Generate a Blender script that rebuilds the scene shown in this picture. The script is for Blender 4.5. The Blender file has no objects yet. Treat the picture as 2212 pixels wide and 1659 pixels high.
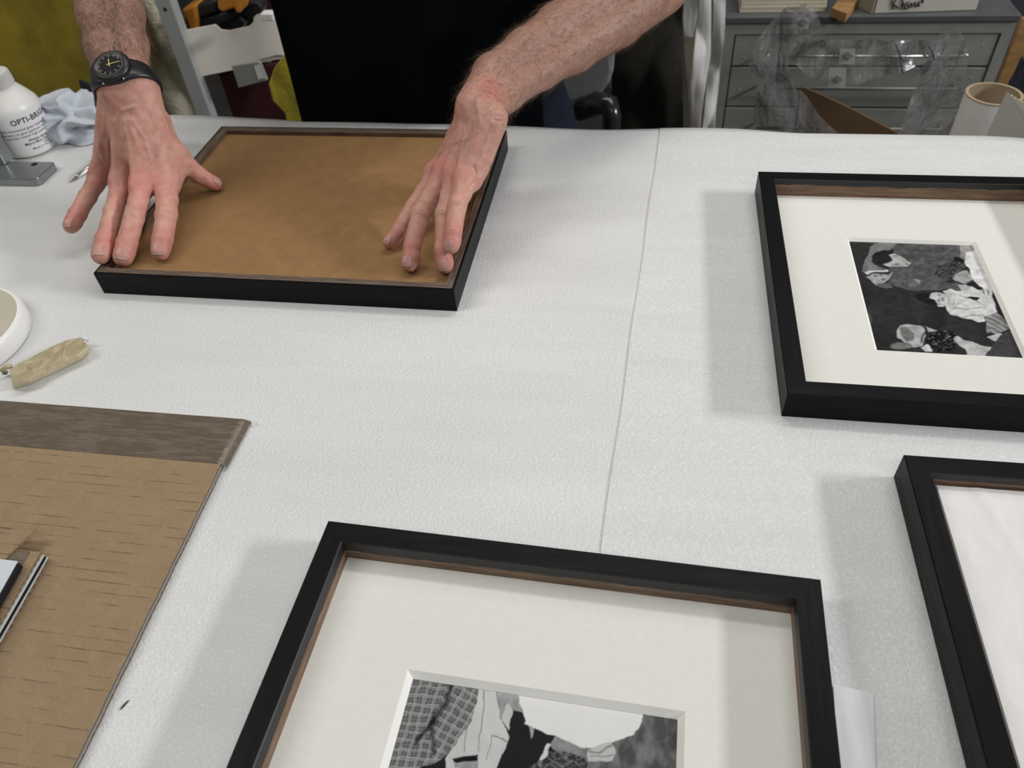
import bpy, bmesh, math, random
import numpy as np
from mathutils import Vector, Matrix, noise as mn
random.seed(7); rng = np.random.default_rng(7)
scene = bpy.context.scene
COL = scene.collection
PI = math.pi

# ------------------------------------------------------------------ camera
S = 0.48; Z0 = 0.9; YAW = 0.2195                 # camera height above the table, table height, heading
F = 1662.0; PITCH = 0.7846; ROLL = -0.0912; CX, CY = 1106.0, 829.5
def _axes():
    c, s = math.cos(PITCH), math.sin(PITCH)
    right = np.array([1, 0, 0.]); fwd = np.array([0, c, -s]); up = np.array([0, s, c])
    cr, sr = math.cos(ROLL), math.sin(ROLL)
    r, u = cr*right+sr*up, -sr*right+cr*up
    cy, sy = math.cos(YAW), math.sin(YAW)
    M = np.array([[cy, -sy, 0], [sy, cy, 0], [0, 0, 1.]])
    return M@r, M@u, M@fwd
RX, UP, FW = _axes(); CAM = np.array([0, 0, Z0+S])
cam = bpy.data.cameras.new('camera'); cam.sensor_fit = 'HORIZONTAL'; cam.sensor_width = 36; cam.lens = F*36/2212
cam.clip_start = 0.02
co = bpy.data.objects.new('camera', cam); COL.objects.link(co)
mw = Matrix.Identity(4)
for i in range(3):
    mw[i][0], mw[i][1], mw[i][2], mw[i][3] = RX[i], UP[i], -FW[i], CAM[i]
co.matrix_world = mw
scene.camera = co
cam.dof.use_dof = True; cam.dof.focus_distance = 0.62; cam.dof.aperture_fstop = 11

# ------------------------------------------------------------------ light
scene.view_settings.view_transform = 'Standard'
scene.view_settings.look = 'None'; scene.view_settings.gamma = 1.0
scene.view_settings.exposure = -0.77
wd = bpy.data.worlds.new('room_light'); scene.world = wd; wd.use_nodes = True
bg = wd.node_tree.nodes['Background']; bg.inputs[0].default_value = (0.93, 0.96, 1.0, 1); bg.inputs[1].default_value = 0.13
def area(name, loc, target, sx, sy, power, color):
    l = bpy.data.lights.new(name, 'AREA'); l.shape = 'RECTANGLE'; l.size = sx; l.size_y = sy; l.energy = power; l.color = color
    o = bpy.data.objects.new(name, l); COL.objects.link(o); o.location = loc
    d = Vector(target)-Vector(loc); o.rotation_euler = d.to_track_quat('-Z', 'Y').to_euler()
    return o
area('ceiling_tube_far', (0.5, 1.9, 2.75), (0.1, 0.9, 0.9), 1.5, 0.3, 9, (1.0, 0.98, 0.95))
area('ceiling_tube_left', (-1.5, 0.2, 2.75), (-0.5, 0.5, 0.9), 0.3, 1.5, 27, (1.0, 0.97, 0.92))
area('ceiling_tube_near', (0.4, -0.9, 2.75), (0.0, 0.5, 0.9), 1.5, 0.3, 15, (0.95, 0.98, 1.0))
area('side_window_light', (3.6, 0.7, 2.5), (0.2, 0.6, 0.9), 1.0, 0.26, 165, (0.98, 0.98, 1.0))
area('back_fill_light', (0.0, 1.30, 2.75), (0.0, 2.1, 0.5), 1.8, 0.3, 27, (1.0, 0.98, 0.94))  # added fill that brightens the upright surfaces at the back

# ------------------------------------------------------------------ projection helpers (measured points)
def ray(px, py): return FW+RX*(px-CX)/F-UP*(py-CY)/F
def at(px, py, h=0.0):
    d = ray(px, py); return CAM+d*((Z0+h-CAM[2])/d[2])
def dep(px, py, z): return CAM+ray(px, py)*z
def onY(px, py, Y):
    d = ray(px, py); return CAM+d*(Y/d[1])
def pxof(P):
    q = np.asarray(P)-CAM; z = q@FW
    return CX+F*(q@RX)/z, CY-F*(q@UP)/z

# ------------------------------------------------------------------ materials
def lin(c):
    c = c/255.0
    return c/12.92 if c <= 0.04045 else ((c+0.055)/1.055)**2.4
def D(r, g, b, k=1.22): return tuple(min(0.9, lin(v)*k) for v in (r, g, b))
class NT:
    def __init__(s, name):
        s.m = bpy.data.materials.new(name); s.m.use_nodes = True
        s.n = s.m.node_tree.nodes; s.l = s.m.node_tree.links; s.p = s.n['Principled BSDF']
        s.co = None
    def node(s, t, **kw):
        o = s.n.new(t)
        for k, v in kw.items():
            if hasattr(o, k): setattr(o, k, v)
            else: o.inputs[k.replace('_', ' ')].default_value = v
        return o
    def coord(s, scale=(1, 1, 1)):
        tc = s.n.new('ShaderNodeTexCoord'); mp = s.n.new('ShaderNodeMapping')
        mp.inputs['Scale'].default_value = scale
        s.l.new(tc.outputs['Object'], mp.inputs['Vector']); return mp.outputs[0]
    def noise(s, scale, detail=3, rough=0.55, stretch=(1, 1, 1)):
        n = s.n.new('ShaderNodeTexNoise'); n.inputs['Scale'].default_value = scale
        n.inputs['Detail'].default_value = detail; n.inputs['Roughness'].default_value = rough
        s.l.new(s.coord(stretch), n.inputs['Vector']); return n.outputs['Fac']
    def ramp(s, fac, stops):
        r = s.n.new('ShaderNodeValToRGB'); e = r.color_ramp.elements
        while len(e) < len(stops): e.new(0.5)
        for i, (p, c) in enumerate(stops):
            e[i].position = p; e[i].color = (*c, 1) if len(c) == 3 else c
        s.l.new(fac, r.inputs[0]); return r.outputs[0]
    def bump(s, fac, strength, dist, prev=None):
        b = s.n.new('ShaderNodeBump'); b.inputs['Strength'].default_value = strength; b.inputs['Distance'].default_value = dist
        s.l.new(fac, b.inputs['Height'])
        if prev is not None: s.l.new(prev, b.inputs['Normal'])
        s.l.new(b.outputs[0], s.p.inputs['Normal']); return b.outputs[0]
def mat(name, col, rough=0.5, metal=0.0, spec=0.5, var=0.0, vs=30, vstretch=(1, 1, 1), bs=None, bd=0.0005, bstr=0.5, bstretch=(1, 1, 1), sheen=0, trans=0):
    t = NT(name); p = t.p
    p.inputs['Base Color'].default_value = (*col, 1); p.inputs['Roughness'].default_value = rough
    p.inputs['Metallic'].default_value = metal; p.inputs['Specular IOR Level'].default_value = spec
    if sheen: p.inputs['Sheen Weight'].default_value = sheen
    if trans: p.inputs['Transmission Weight'].default_value = trans
    if var:
        f = t.noise(vs, 4, 0.6, vstretch)
        c = t.ramp(f, [(0.3, tuple(v*(1-var) for v in col)), (0.7, tuple(min(1, v*(1+var)) for v in col))])
        t.l.new(c, p.inputs['Base Color'])
    if bs: t.bump(t.noise(bs, 3, 0.6, bstretch), bstr, bd)
    return t.m
M = {}
def foam_mat():
    t = NT('white_foam'); p = t.p
    n1 = t.noise(6, 3, 0.6, (0.5, 3, 1)); 
    c0 = t.ramp(n1, [(0.3, (0.71, 0.712, 0.70)), (0.7, (0.775, 0.78, 0.77))])
    sp = t.ramp(t.noise(520, 2, 0.6), [(0.42, (0.94, 0.94, 0.94)), (0.60, (1.0, 1.0, 1.0)), (0.72, (1.12, 1.12, 1.12))])
    mxf = t.node('ShaderNodeMix', data_type='RGBA'); mxf.blend_type = 'MULTIPLY'; mxf.inputs['Factor'].default_value = 1.0
    t.l.new(c0, mxf.inputs[6]); t.l.new(sp, mxf.inputs[7]); c = mxf.outputs[2]
    t.l.new(c, p.inputs['Base Color'])
    p.inputs['Roughness'].default_value = 0.38; p.inputs['Specular IOR Level'].default_value = 0.55
    p.inputs['Subsurface Weight'].default_value = 0.0
    b1 = t.bump(t.noise(620, 3, 0.7), 0.55, 0.0009)
    v = t.n.new('ShaderNodeTexVoronoi'); v.inputs['Scale'].default_value = 330; t.l.new(t.coord(), v.inputs['Vector'])
    b2 = t.bump(v.outputs['Distance'], 0.22, 0.0010, b1)
    b3 = t.bump(t.noise(9, 3, 0.6, (0.35, 2.2, 1)), 0.35, 0.006, b2)
    return t.m
M['foam'] = foam_mat()
def black_wood(name, c=(0.0050, 0.0050, 0.0058), rough=0.42, rot=False):
    t = NT(name); p = t.p
    st = (3, 60, 60) if not rot else (60, 3, 60)
    f = t.noise(6, 5, 0.65, st)
    t.l.new(t.ramp(f, [(0.35, tuple(v*0.75 for v in c)), (0.7, tuple(v*1.35 for v in c))]), p.inputs['Base Color'])
    t.l.new(t.ramp(f, [(0.3, (rough+.07,)*3), (0.7, (rough-.05,)*3)]), p.inputs['Roughness'])
    p.inputs['Specular IOR Level'].default_value = 0.12
    t.bump(f, 0.25, 0.0004); return t.m
M['blk_x'] = black_wood('black_stained_wood'); M['blk_y'] = black_wood('black_stained_wood_cross', rot=True)
def inner_wood(name, thr, rot):
    # raw timber with the black stain running down from the face to a ragged line
    t = NT(name); p = t.p
    g = t.noise(8, 5, 0.6, (3, 60, 40) if not rot else (60, 3, 40))
    wood = t.ramp(g, [(0.3, (0.10, 0.055, 0.028)), (0.5, (0.18, 0.105, 0.06)), (0.72, (0.27, 0.17, 0.105))])
    tc = t.n.new('ShaderNodeTexCoord'); sep = t.n.new('ShaderNodeSeparateXYZ'); t.l.new(tc.outputs['Object'], sep.inputs[0])
    nz = t.noise(26, 4, 0.7)
    m1 = t.node('ShaderNodeMath', operation='MULTIPLY_ADD'); t.l.new(nz, m1.inputs[0]); m1.inputs[1].default_value = 0.008; m1.inputs[2].default_value = thr-0.004
    m2 = t.node('ShaderNodeMath', operation='GREATER_THAN'); t.l.new(sep.outputs['Z'], m2.inputs[0]); t.l.new(m1.outputs[0], m2.inputs[1])
    mx = t.node('ShaderNodeMix', data_type='RGBA'); t.l.new(m2.outputs[0], mx.inputs['Factor'])
    t.l.new(wood, mx.inputs[6]); mx.inputs[7].default_value = (0.012, 0.012, 0.013, 1)
    t.l.new(mx.outputs[2], p.inputs['Base Color']); p.inputs['Roughness'].default_value = 0.5
    t.bump(g, 0.3, 0.0004); return t.m
M['in_x'] = inner_wood('inner_timber', 0.0200, False); M['in_y'] = inner_wood('inner_timber_cross', 0.0200, True)
M['in_x2'] = inner_wood('inner_timber_deep_stain', 0.0160, False); M['in_y2'] = inner_wood('inner_timber_deep_stain_cross', 0.0160, True)
def raw_rim(name, rot):
    t = NT(name); p = t.p
    g = t.noise(7, 6, 0.7, (4, 110, 60) if not rot else (110, 4, 60))
    t.l.new(t.ramp(g, [(0.36, (0.03, 0.022, 0.016)), (0.5, (0.12, 0.085, 0.06)), (0.68, (0.24, 0.18, 0.13))]), p.inputs['Base Color'])
    p.inputs['Roughness'].default_value = 0.55; t.bump(g, 0.4, 0.0005); return t.m
M['raw_x'] = raw_rim('walnut_back_rim', False); M['raw_y'] = raw_rim('walnut_back_rim_cross', True)
M['recess'] = mat('dark_recess_timber', (0.10, 0.062, 0.04), 0.6, var=0.35, vs=30, bs=200)
M['mdf'] = mat('brown_hardboard', (0.285, 0.162, 0.070), 0.5, spec=0.2, var=0.10, vs=60, bs=900, bd=0.0003)
M['matb'] = mat('ivory_mount_board', (0.77, 0.76, 0.70), 0.8, spec=0.25, var=0.02, vs=200, bs=1200, bd=0.0002)
M['core'] = mat('white_mount_core', (0.86, 0.85, 0.80), 0.8, spec=0.2)
M['tissue'] = mat('tissue_paper', (0.80, 0.78, 0.755), 0.75, spec=0.25, var=0.03, vs=30, bs=25, bd=0.004)
def card_mat():
    t = NT('brown_cardboard'); p = t.p
    f = t.noise(70, 6, 0.75)
    t.l.new(t.ramp(f, [(0.3, (0.285, 0.198, 0.112)), (0.7, (0.335, 0.238, 0.140))]), p.inputs['Base Color'])
    p.inputs['Roughness'].default_value = 0.7; p.inputs['Specular IOR Level'].default_value = 0.3
    def wave(sc, dist, ds):
        w = t.n.new('ShaderNodeTexWave'); w.wave_type = 'BANDS'; w.bands_direction = 'Y'
        w.inputs['Scale'].default_value = sc; w.inputs['Distortion'].default_value = dist; w.inputs['Detail'].default_value = 2; w.inputs['Detail Scale'].default_value = ds
        t.l.new(t.coord(), w.inputs['Vector']); return w.outputs['Fac']
    ln = wave(38, 0.5, 1.5)
    a = t.ramp(ln, [(0.95, (0, 0, 0)), (0.995, (1, 1, 1))]); g = t.ramp(t.noise(30, 4, 0.75, (1, 2, 1)), [(0.46, (0, 0, 0)), (0.60, (1, 1, 1))])
    ml = t.node('ShaderNodeMath', operation='MULTIPLY'); t.l.new(a, ml.inputs[0]); t.l.new(g, ml.inputs[1])
    base = [l for l in t.l if l.to_node == p and l.to_socket.name == 'Base Color'][0].from_socket
    mx = t.node('ShaderNodeMix', data_type='RGBA'); t.l.new(ml.outputs[0], mx.inputs['Factor']); t.l.new(base, mx.inputs[6]); mx.inputs[7].default_value = (0.17, 0.115, 0.065, 1)
    t.l.new(mx.outputs[2], p.inputs['Base Color'])
    b = t.bump(ln, 0.25, 0.0008); t.bump(t.noise(230, 4, 0.7), 0.6, 0.0012, b)
    return t.m
M['card'] = card_mat()
M['cardedge'] = mat('cardboard_flute', (0.22, 0.155, 0.09), 0.8, spec=0.2)
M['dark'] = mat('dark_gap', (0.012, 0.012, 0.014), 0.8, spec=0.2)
M['midgrey'] = mat('grey_inner_liner', (0.30, 0.32, 0.34), 0.5)
M['liner'] = mat('pale_liner', (0.62, 0.62, 0.60), 0.5)
def tape_mat():
    t = NT('brown_parcel_tape'); p = t.p
    f = t.noise(55, 5, 0.7, (0.6, 3.5, 1))
    t.l.new(t.ramp(f, [(0.47, (0.135, 0.104, 0.074)), (0.57, (0.165, 0.135, 0.100))]), p.inputs['Base Color'])
    t.l.new(t.ramp(f, [(0.45, (0.22,)*3), (0.6, (0.4,)*3)]), p.inputs['Roughness'])
    w = t.noise(60, 3, 0.6, (0.5, 2, 1)); t.bump(w, 0.35, 0.0012); return t.m
M['tape'] = tape_mat()
M['white_pl'] = mat('white_plastic', (0.80, 0.79, 0.77), 0.35)
M['bottle'] = mat('white_bottle_plastic', (0.78, 0.77, 0.73), 0.35)
M['label'] = mat('white_label', (0.80, 0.79, 0.80), 0.3)
M['ink'] = mat('black_ink', (0.02, 0.02, 0.025), 0.6)
M['bluink'] = mat('blue_marker_ink', (0.02, 0.025, 0.10), 0.5)
M['rollcard'] = mat('beige_roll_face', (0.52, 0.48, 0.38), 0.6, var=0.05, vs=40)
M['steel'] = mat('grey_painted_steel', (0.28, 0.30, 0.30), 0.32, metal=0.65, var=0.12, vs=60)
M['steelb'] = mat('bright_steel', (0.62, 0.62, 0.61), 0.25, metal=1.0)
M['dullsteel'] = mat('dull_grey_steel', (0.16, 0.16, 0.15), 0.5, metal=0.4)
M['crepe'] = mat('crepe_rubber', (0.44, 0.37, 0.23), 0.35, var=0.18, vs=90, bs=130, bd=0.0015)
M['crepeside'] = mat('crepe_rubber_side', (0.62, 0.54, 0.36), 0.4, var=0.08, vs=90, bs=150, bd=0.001)
M['cloth'] = mat('pale_blue_microfibre', (0.56, 0.60, 0.65), 0.9, spec=0.2, var=0.05, vs=60, bs=900, bd=0.0006, sheen=0.3)
M['blackcloth'] = mat('black_webbing', (0.008, 0.008, 0.010), 0.7, bs=700)
M['shirt'] = mat('black_cotton', (0.0035, 0.0050, 0.0065), 0.95, spec=0.04, bs=900, bd=0.0004)
M['apron'] = mat('black_apron_cotton', (0.0028, 0.0038, 0.0048), 0.95, spec=0.04, bs=700, bd=0.0004)
M['jeans'] = mat('navy_denim', (0.007, 0.011, 0.022), 0.9, spec=0.2, var=0.25, vs=40, bs=800, bd=0.0005)
M['watch'] = mat('black_resin', (0.014, 0.015, 0.017), 0.38)
M['watchglass'] = mat('watch_dial_black', (0.025, 0.025, 0.026), 0.12)
M['gold'] = mat('gold_paint', (0.75, 0.58, 0.22), 0.35, metal=0.2)
M['golddim'] = mat('dim_gold_paint', (0.24, 0.22, 0.15), 0.5)
M['nail'] = mat('fingernail', (0.50, 0.26, 0.225), 0.34, spec=0.35)
M['nailtip'] = mat('fingernail_edge', (0.56, 0.37, 0.29), 0.4)
M['hair'] = mat('brown_arm_hair', (0.115, 0.070, 0.044), 0.6, spec=0.3)
M['headhair'] = mat('dark_head_hair', (0.04, 0.027, 0.02), 0.7, bs=300, bd=0.004)
M['yellow'] = mat('olive_yellow_cloth', (0.30, 0.225, 0.018), 0.7, var=0.22, vs=14, bs=260, bd=0.001)
M['yellowpl'] = mat('yellow_plastic_film', (0.42, 0.36, 0.045), 0.28, var=0.15, vs=30, bs=60, bd=0.003)
M['fleece'] = mat('cream_fleece', (0.70, 0.65, 0.50), 0.95, spec=0.1, var=0.25, vs=28, bs=120, bd=0.006)
M['greypaint'] = mat('light_grey_painted_metal', (0.36, 0.37, 0.36), 0.45)
M['trayw'] = mat('off_white_painted_metal', (0.66, 0.62, 0.54), 0.4)
M['burg'] = mat('burgundy_panel', (0.055, 0.008, 0.014), 0.6)
M['orange'] = mat('orange_plastic', (0.55, 0.22, 0.03), 0.4)
M['blackpl'] = mat('black_rubber', (0.015, 0.016, 0.018), 0.5)
M['green'] = mat('green_plastic', (0.01, 0.12, 0.07), 0.4)
M['cab'] = mat('grey_enamel_steel', (0.26, 0.26, 0.235), 0.42, var=0.08, vs=18)
M['cabtop'] = mat('scuffed_grey_steel_top', (0.085, 0.09, 0.092), 0.5, var=0.15, vs=22)
M['cream'] = mat('cream_board', (0.62, 0.56, 0.42), 0.6, var=0.06, vs=40, vstretch=(0.3, 3, 8))
M['oak'] = mat('golden_wood', (0.33, 0.185, 0.07), 0.5, var=0.25, vs=30, vstretch=(1, 4, 4))
M['boxw'] = mat('off_white_card', (0.56, 0.53, 0.47), 0.6, var=0.03, vs=20)
M['boxside'] = mat('buff_card', (0.33, 0.28, 0.20), 0.7)
M['coat'] = mat('dark_brown_grey_cloth', (0.030, 0.027, 0.022), 0.95, spec=0.1, var=0.2, vs=30, bs=500, bd=0.001)
M['paperw'] = mat('crumpled_white_paper', (0.70, 0.69, 0.66), 0.6, var=0.05, vs=30)
M['board'] = mat('dark_hardboard', (0.12, 0.068, 0.030), 0.6, var=0.1, vs=30)
M['tube'] = mat('grey_card_tube', (0.33, 0.315, 0.295), 0.65, bs=60, bd=0.0005)
M['tubein'] = mat('brown_tube_inside', (0.17, 0.12, 0.07), 0.8)
M['greychair'] = mat('grey_chair_plastic', (0.19, 0.195, 0.20), 0.5)
M['floor'] = mat('dark_workshop_floor', (0.05, 0.045, 0.04), 0.7, var=0.2, vs=6)
M['wall'] = mat('off_white_wall', (0.42, 0.40, 0.37), 0.8, var=0.04, vs=3)
M['navy'] = mat('navy_fabric', (0.016, 0.018, 0.028), 0.8)
M['red'] = mat('red_plastic', (0.45, 0.02, 0.05), 0.4)
M['table'] = mat('birch_ply_worktop', (0.45, 0.34, 0.22), 0.6, var=0.1, vs=10, vstretch=(1, 8, 1))
def film_mat():
    t = NT('clear_plastic_film'); out = t.n['Material Output']
    tr = t.n.new('ShaderNodeBsdfTransparent'); tr.inputs[0].default_value = (0.985, 0.985, 0.985, 1)
    gl = t.n.new('ShaderNodeBsdfGlossy'); gl.inputs['Roughness'].default_value = 0.16
    df = t.n.new('ShaderNodeBsdfDiffuse'); df.inputs[0].default_value = (0.9, 0.9, 0.88, 1)
    lw = t.n.new('ShaderNodeLayerWeight'); lw.inputs['Blend'].default_value = 0.35
    b = t.n.new('ShaderNodeBump'); b.inputs['Strength'].default_value = 0.8; b.inputs['Distance'].default_value = 0.008
    t.l.new(t.noise(40, 5, 0.65, (2.2, 1, 0.7)), b.inputs['Height'])
    for n in (gl, df, lw): t.l.new(b.outputs[0], n.inputs['Normal'])
    m1 = t.n.new('ShaderNodeMixShader'); m1.inputs[0].default_value = 0.24
    t.l.new(tr.outputs[0], m1.inputs[1]); t.l.new(df.outputs[0], m1.inputs[2])
    ma = t.node('ShaderNodeMath', operation='MULTIPLY_ADD'); t.l.new(lw.outputs['Fresnel'], ma.inputs[0]); ma.inputs[1].default_value = 1.1; ma.inputs[2].default_value = 0.10
    m2 = t.n.new('ShaderNodeMixShader'); t.l.new(ma.outputs[0], m2.inputs[0])
    t.l.new(m1.outputs[0], m2.inputs[1]); t.l.new(gl.outputs[0], m2.inputs[2])
    t.l.new(m2.outputs[0], out.inputs[0]); t.n.remove(t.p); return t.m
M['film'] = film_mat()
M['sticker'] = mat('clear_tape_patch', (0.74, 0.74, 0.75), 0.22, var=0.04, vs=40, vstretch=(6, 1, 1))
def attr_mat(name, attr, rough, sss=0, bumps=None, spec=0.5, coat=0):
    t = NT(name); p = t.p
    a = t.n.new('ShaderNodeAttribute'); a.attribute_name = attr
    t.l.new(a.outputs['Color'], p.inputs['Base Color'])
    p.inputs['Roughness'].default_value = rough; p.inputs['Specular IOR Level'].default_value = spec
    if sss:
        p.inputs['Subsurface Weight'].default_value = sss; p.inputs['Subsurface Radius'].default_value = (1.0, 0.35, 0.2)
        p.inputs['Subsurface Scale'].default_value = 0.004
    prev = None
    for sc, st, di in (bumps or []): prev = t.bump(t.noise(sc, 3, 0.6), st, di, prev)
    return t.m
M['skin'] = attr_mat('skin', 'skin', 0.5, 0.15, [(900, 0.35, 0.0004), (260, 0.30, 0.0007)], 0.35)
M['print'] = attr_mat('glossy_photo_print', 'print', 0.17, 0, [(14, 0.3, 0.004), (90, 0.12, 0.0006)], 0.28)

# ------------------------------------------------------------------ object helpers
ORG = {}
def thing(name, label, cat, loc=(0, 0, 0), group=None):
    o = bpy.data.objects.new(name, None); COL.objects.link(o); o.location = loc; o.empty_display_size = 0.05
    o['label'] = label; o['category'] = cat
    if group: o['group'] = group
    return o
def tag(o, label, cat, group=None, kind=None):
    o['label'] = label; o['category'] = cat
    if group: o['group'] = group
    if kind: o['kind'] = kind
    return o
def root_loc(o):
    while o.parent: o = o.parent
    return np.array(o.location)
def obj(name, vf, m, parent=None, smooth=False, bevel=0, solid=0, seg=2, org=None):
    """link one mesh; vertices are world coordinates"""
    v, f = vf[0], vf[1]; mi = vf[2] if len(vf) > 2 else None
    v = np.asarray(v, float).reshape(-1, 3)
    if parent is not None: o0 = root_loc(parent)
    elif org is not None: o0 = np.array(org, float)
    else:
        o0 = (v.min(0)+v.max(0))/2; o0[2] = v[:, 2].min()
    me = bpy.data.meshes.new(name); me.from_pydata((v-o0).tolist(), [], [tuple(int(i) for i in q) for q in f])
    for mm in (m if isinstance(m, (list, tuple)) else [m]): me.materials.append(mm)
    if mi is not None: me.polygons.foreach_set('material_index', np.array(mi, dtype=np.int32))
    if smooth: me.polygons.foreach_set('use_smooth', [True]*len(me.polygons))
    me.update()
    o = bpy.data.objects.new(name, me); COL.objects.link(o)
    if parent is not None: o.parent = parent
    else: o.location = o0
    if solid:
        md = o.modifiers.new('solid', 'SOLIDIFY'); md.thickness = solid; md.offset = 0
    if bevel:
        md = o.modifiers.new('bevel', 'BEVEL'); md.width = bevel; md.segments = seg; md.limit_method = 'ANGLE'; md.angle_limit = 0.6
    return o
def struct(o): o['kind'] = 'structure'; return o
def box(x0, x1, y0, y1, z0, z1):
    v = [(x, y, z) for x in (x0, x1) for y in (y0, y1) for z in (z0, z1)]
    return v, [(0, 1, 3, 2), (4, 6, 7, 5), (0, 4, 5, 1), (2, 3, 7, 6), (0, 2, 6, 4), (1, 5, 7, 3)]
def join(*parts):
    V, Fc, MI = [], [], []
    for i, p in enumerate(parts):
        n = len(V); V += [tuple(a) for a in p[0]]; Fc += [tuple(k+n for k in q) for q in p[1]]
        MI += list(p[2]) if len(p) > 2 else [0]*len(p[1])
    return V, Fc, MI
def setmi(p, k): return p[0], p[1], [k]*len(p[1])
def prism(pts, z0, z1):
    """extrude a 2-D outline upwards"""
    n = len(pts)
    v = [(p[0], p[1], z0) for p in pts]+[(p[0], p[1], z1) for p in pts]
    f = [tuple(reversed(range(n))), tuple(range(n, 2*n))]+[(i, (i+1) % n, n+(i+1) % n, n+i) for i in range(n)]
    return v, f
def fix_normals(o):
    bm = bmesh.new(); bm.from_mesh(o.data); bmesh.ops.recalc_face_normals(bm, faces=bm.faces); bm.to_mesh(o.data); bm.free(); return o
def frame_of(axis):
    a = np.array(axis, float); a /= np.linalg.norm(a)
    t = np.array([0, 0, 1.]) if abs(a[2]) < 0.9 else np.array([1., 0, 0])
    u = np.cross(t, a); u /= np.linalg.norm(u); return a, u, np.cross(a, u)
def tube(pts, r, n=8, caps=True):
    pts = [np.array(p, float) for p in pts]; rs = r if isinstance(r, (list, tuple)) else [r]*len(pts)
    V, Fc = [], []; a0, u, w = frame_of(pts[1]-pts[0])
    for i, p in enumerate(pts):
        d = pts[min(i+1, len(pts)-1)]-pts[max(i-1, 0)]; d /= np.linalg.norm(d)
        u = u-d*(u@d); u /= np.linalg.norm(u); w = np.cross(d, u)
        for k in range(n):
            t = 2*PI*k/n; V.append(p+rs[i]*(u*math.cos(t)+w*math.sin(t)))
    for i in range(len(pts)-1):
        for k in range(n):
            a, b = i*n+k, i*n+(k+1) % n; Fc.append((a, b, b+n, a+n))
    if caps: Fc.append(tuple(reversed(range(n)))); Fc.append(tuple(range((len(pts)-1)*n, len(pts)*n)))
    return V, Fc
def lathe(prof, c, n=48, axis=(0, 0, 1), ref=None):
    """prof = [(r, s)] along the axis from c"""
    a, u, w = frame_of(axis)
    V, Fc = [], []; c = np.array(c, float)
    for r, s in prof:
        for k in range(n):
            t = 2*PI*k/n; V.append(c+a*s+max(r, 1e-5)*(u*math.cos(t)+w*math.sin(t)))
    for i in range(len(prof)-1):
        for k in range(n):
            p, q = i*n+k, i*n+(k+1) % n; Fc.append((p, q, q+n, p+n))
    return V, Fc
def disc(c, r, n=40, axis=(0, 0, 1), th=0.0005): return lathe([(0, 0), (r, 0), (r, th), (0, th)], c, n, axis)
def grid(nu, nv, fn):
    V = [fn(i/(nu-1), j/(nv-1)) for j in range(nv) for i in range(nu)]
    Fc = [(j*nu+i, j*nu+i+1, (j+1)*nu+i+1, (j+1)*nu+i) for j in range(nv-1) for i in range(nu-1)]
    return V, Fc
def ridged(p, oct=3):
    s, a, t = 0.0, 1.0, 0.0; p = Vector(p)
    for _ in range(oct):
        s += a*(1-2*abs(mn.noise(p))); t += a; p = p*2.03+Vector((1.7, 3.1, 0.4)); a *= 0.5
    return s/t

# ================================================================== SETTING
struct(obj('floor', box(-3.2, 4.2, -2.6, 3.4, -0.05, 0), M['floor']))
struct(obj('wall_back', box(-3.2, 4.2, 3.4, 3.5, 0, 2.8), mat('dark_navy_wall', (0.035, 0.037, 0.045), 0.8)))
struct(obj('wall_front', box(-3.2, 4.2, -2.7, -2.6, 0, 2.8), mat('dark_grey_wall', (0.10, 0.10, 0.10), 0.8)))
struct(obj('wall_left', box(-3.3, -3.2, -2.6, 3.4, 0, 2.8), M['wall']))

# ================================================================== TABLE AND FOAM
TX0, TX1, TY0, TY1 = -1.35, 1.15, -0.32, 0.958
tb = thing('work_table', 'large wooden worktable covered all over with white foam sheet', 'table', (-0.1, 0.32, 0))
obj('tabletop', box(TX0, TX1, TY0, 0.925, Z0-0.043, Z0-0.003), M['table'], tb, bevel=0.002)
for x in (TX0+0.06, TX1-0.13):
    for y in (TY0+0.06, TY1-0.14): obj('leg', box(x, x+0.07, y, y+0.07, 0, Z0-0.043), M['table'], tb, bevel=0.002)
for y in (TY0+0.08, TY1-0.12): obj('apron_rail', box(TX0+0.13, TX1-0.13, y, y+0.025, Z0-0.14, Z0-0.043), M['table'], tb)
def far_edge(x): return float(np.interp(x, [-1.3, -0.98, -0.68, -0.45, -0.18, 0.115, 0.30, 0.441, 1.1], [0.985, 0.986, 0.974, 0.958, 0.949, 0.949, 0.945, 0.936, 0.93]))+0.0015*math.sin(x*23)
def foam(x0f, x1f, top, amp, seed):
    """a sheet lying on the bench and folding down over its far edge"""
    ny = 90; nx = 150
    def fn(u, v):
        k = u*(nx-1); u = 0.0005*k if k <= 1 else 0.0005+(k-1)/(nx-2)*0.9995
        yy = TY0+v*(1.06+0.32)              # arc length
        x = x0f(yy)*(1-u)+x1f(yy)*u
        e = far_edge(x)-0.004
        z = top+amp*(mn.noise(Vector((x*2.2+seed, yy*9, 0)))*0.6+mn.noise(Vector((x*5+seed, yy*22, 3)))*0.25)-amp*0.85
        if yy > e:
            d = yy-e; r = 0.006; a = min(d/r, PI/2)
            return (x, e+r*math.sin(a), z-r*(1-math.cos(a))-max(0, d-r*PI/2))
        return (x, yy, z)
    return grid(nx, ny, fn)
seam = lambda y: float(np.interp(y, [-0.3, 0.31, 0.894, 0.95], [-0.030, -0.0147, 0.0119, 0.0145]))+0.0006*math.sin(y*31)
fo = obj('foam_sheet', foam(lambda y: TX0-0.0, lambda y: seam(y)+0.04, Z0, 0.0004, 0), M['foam'], smooth=True, solid=0.0006)
tag(fo, 'white foam sheet covering the left of the table, under the other sheet at the seam', 'foam sheet')
fo2 = obj('foam_sheet', foam(lambda y: seam(y), lambda y: TX1, Z0+0.0007, 0.0004, 5), M['foam'], smooth=True, solid=0.0006)
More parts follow.
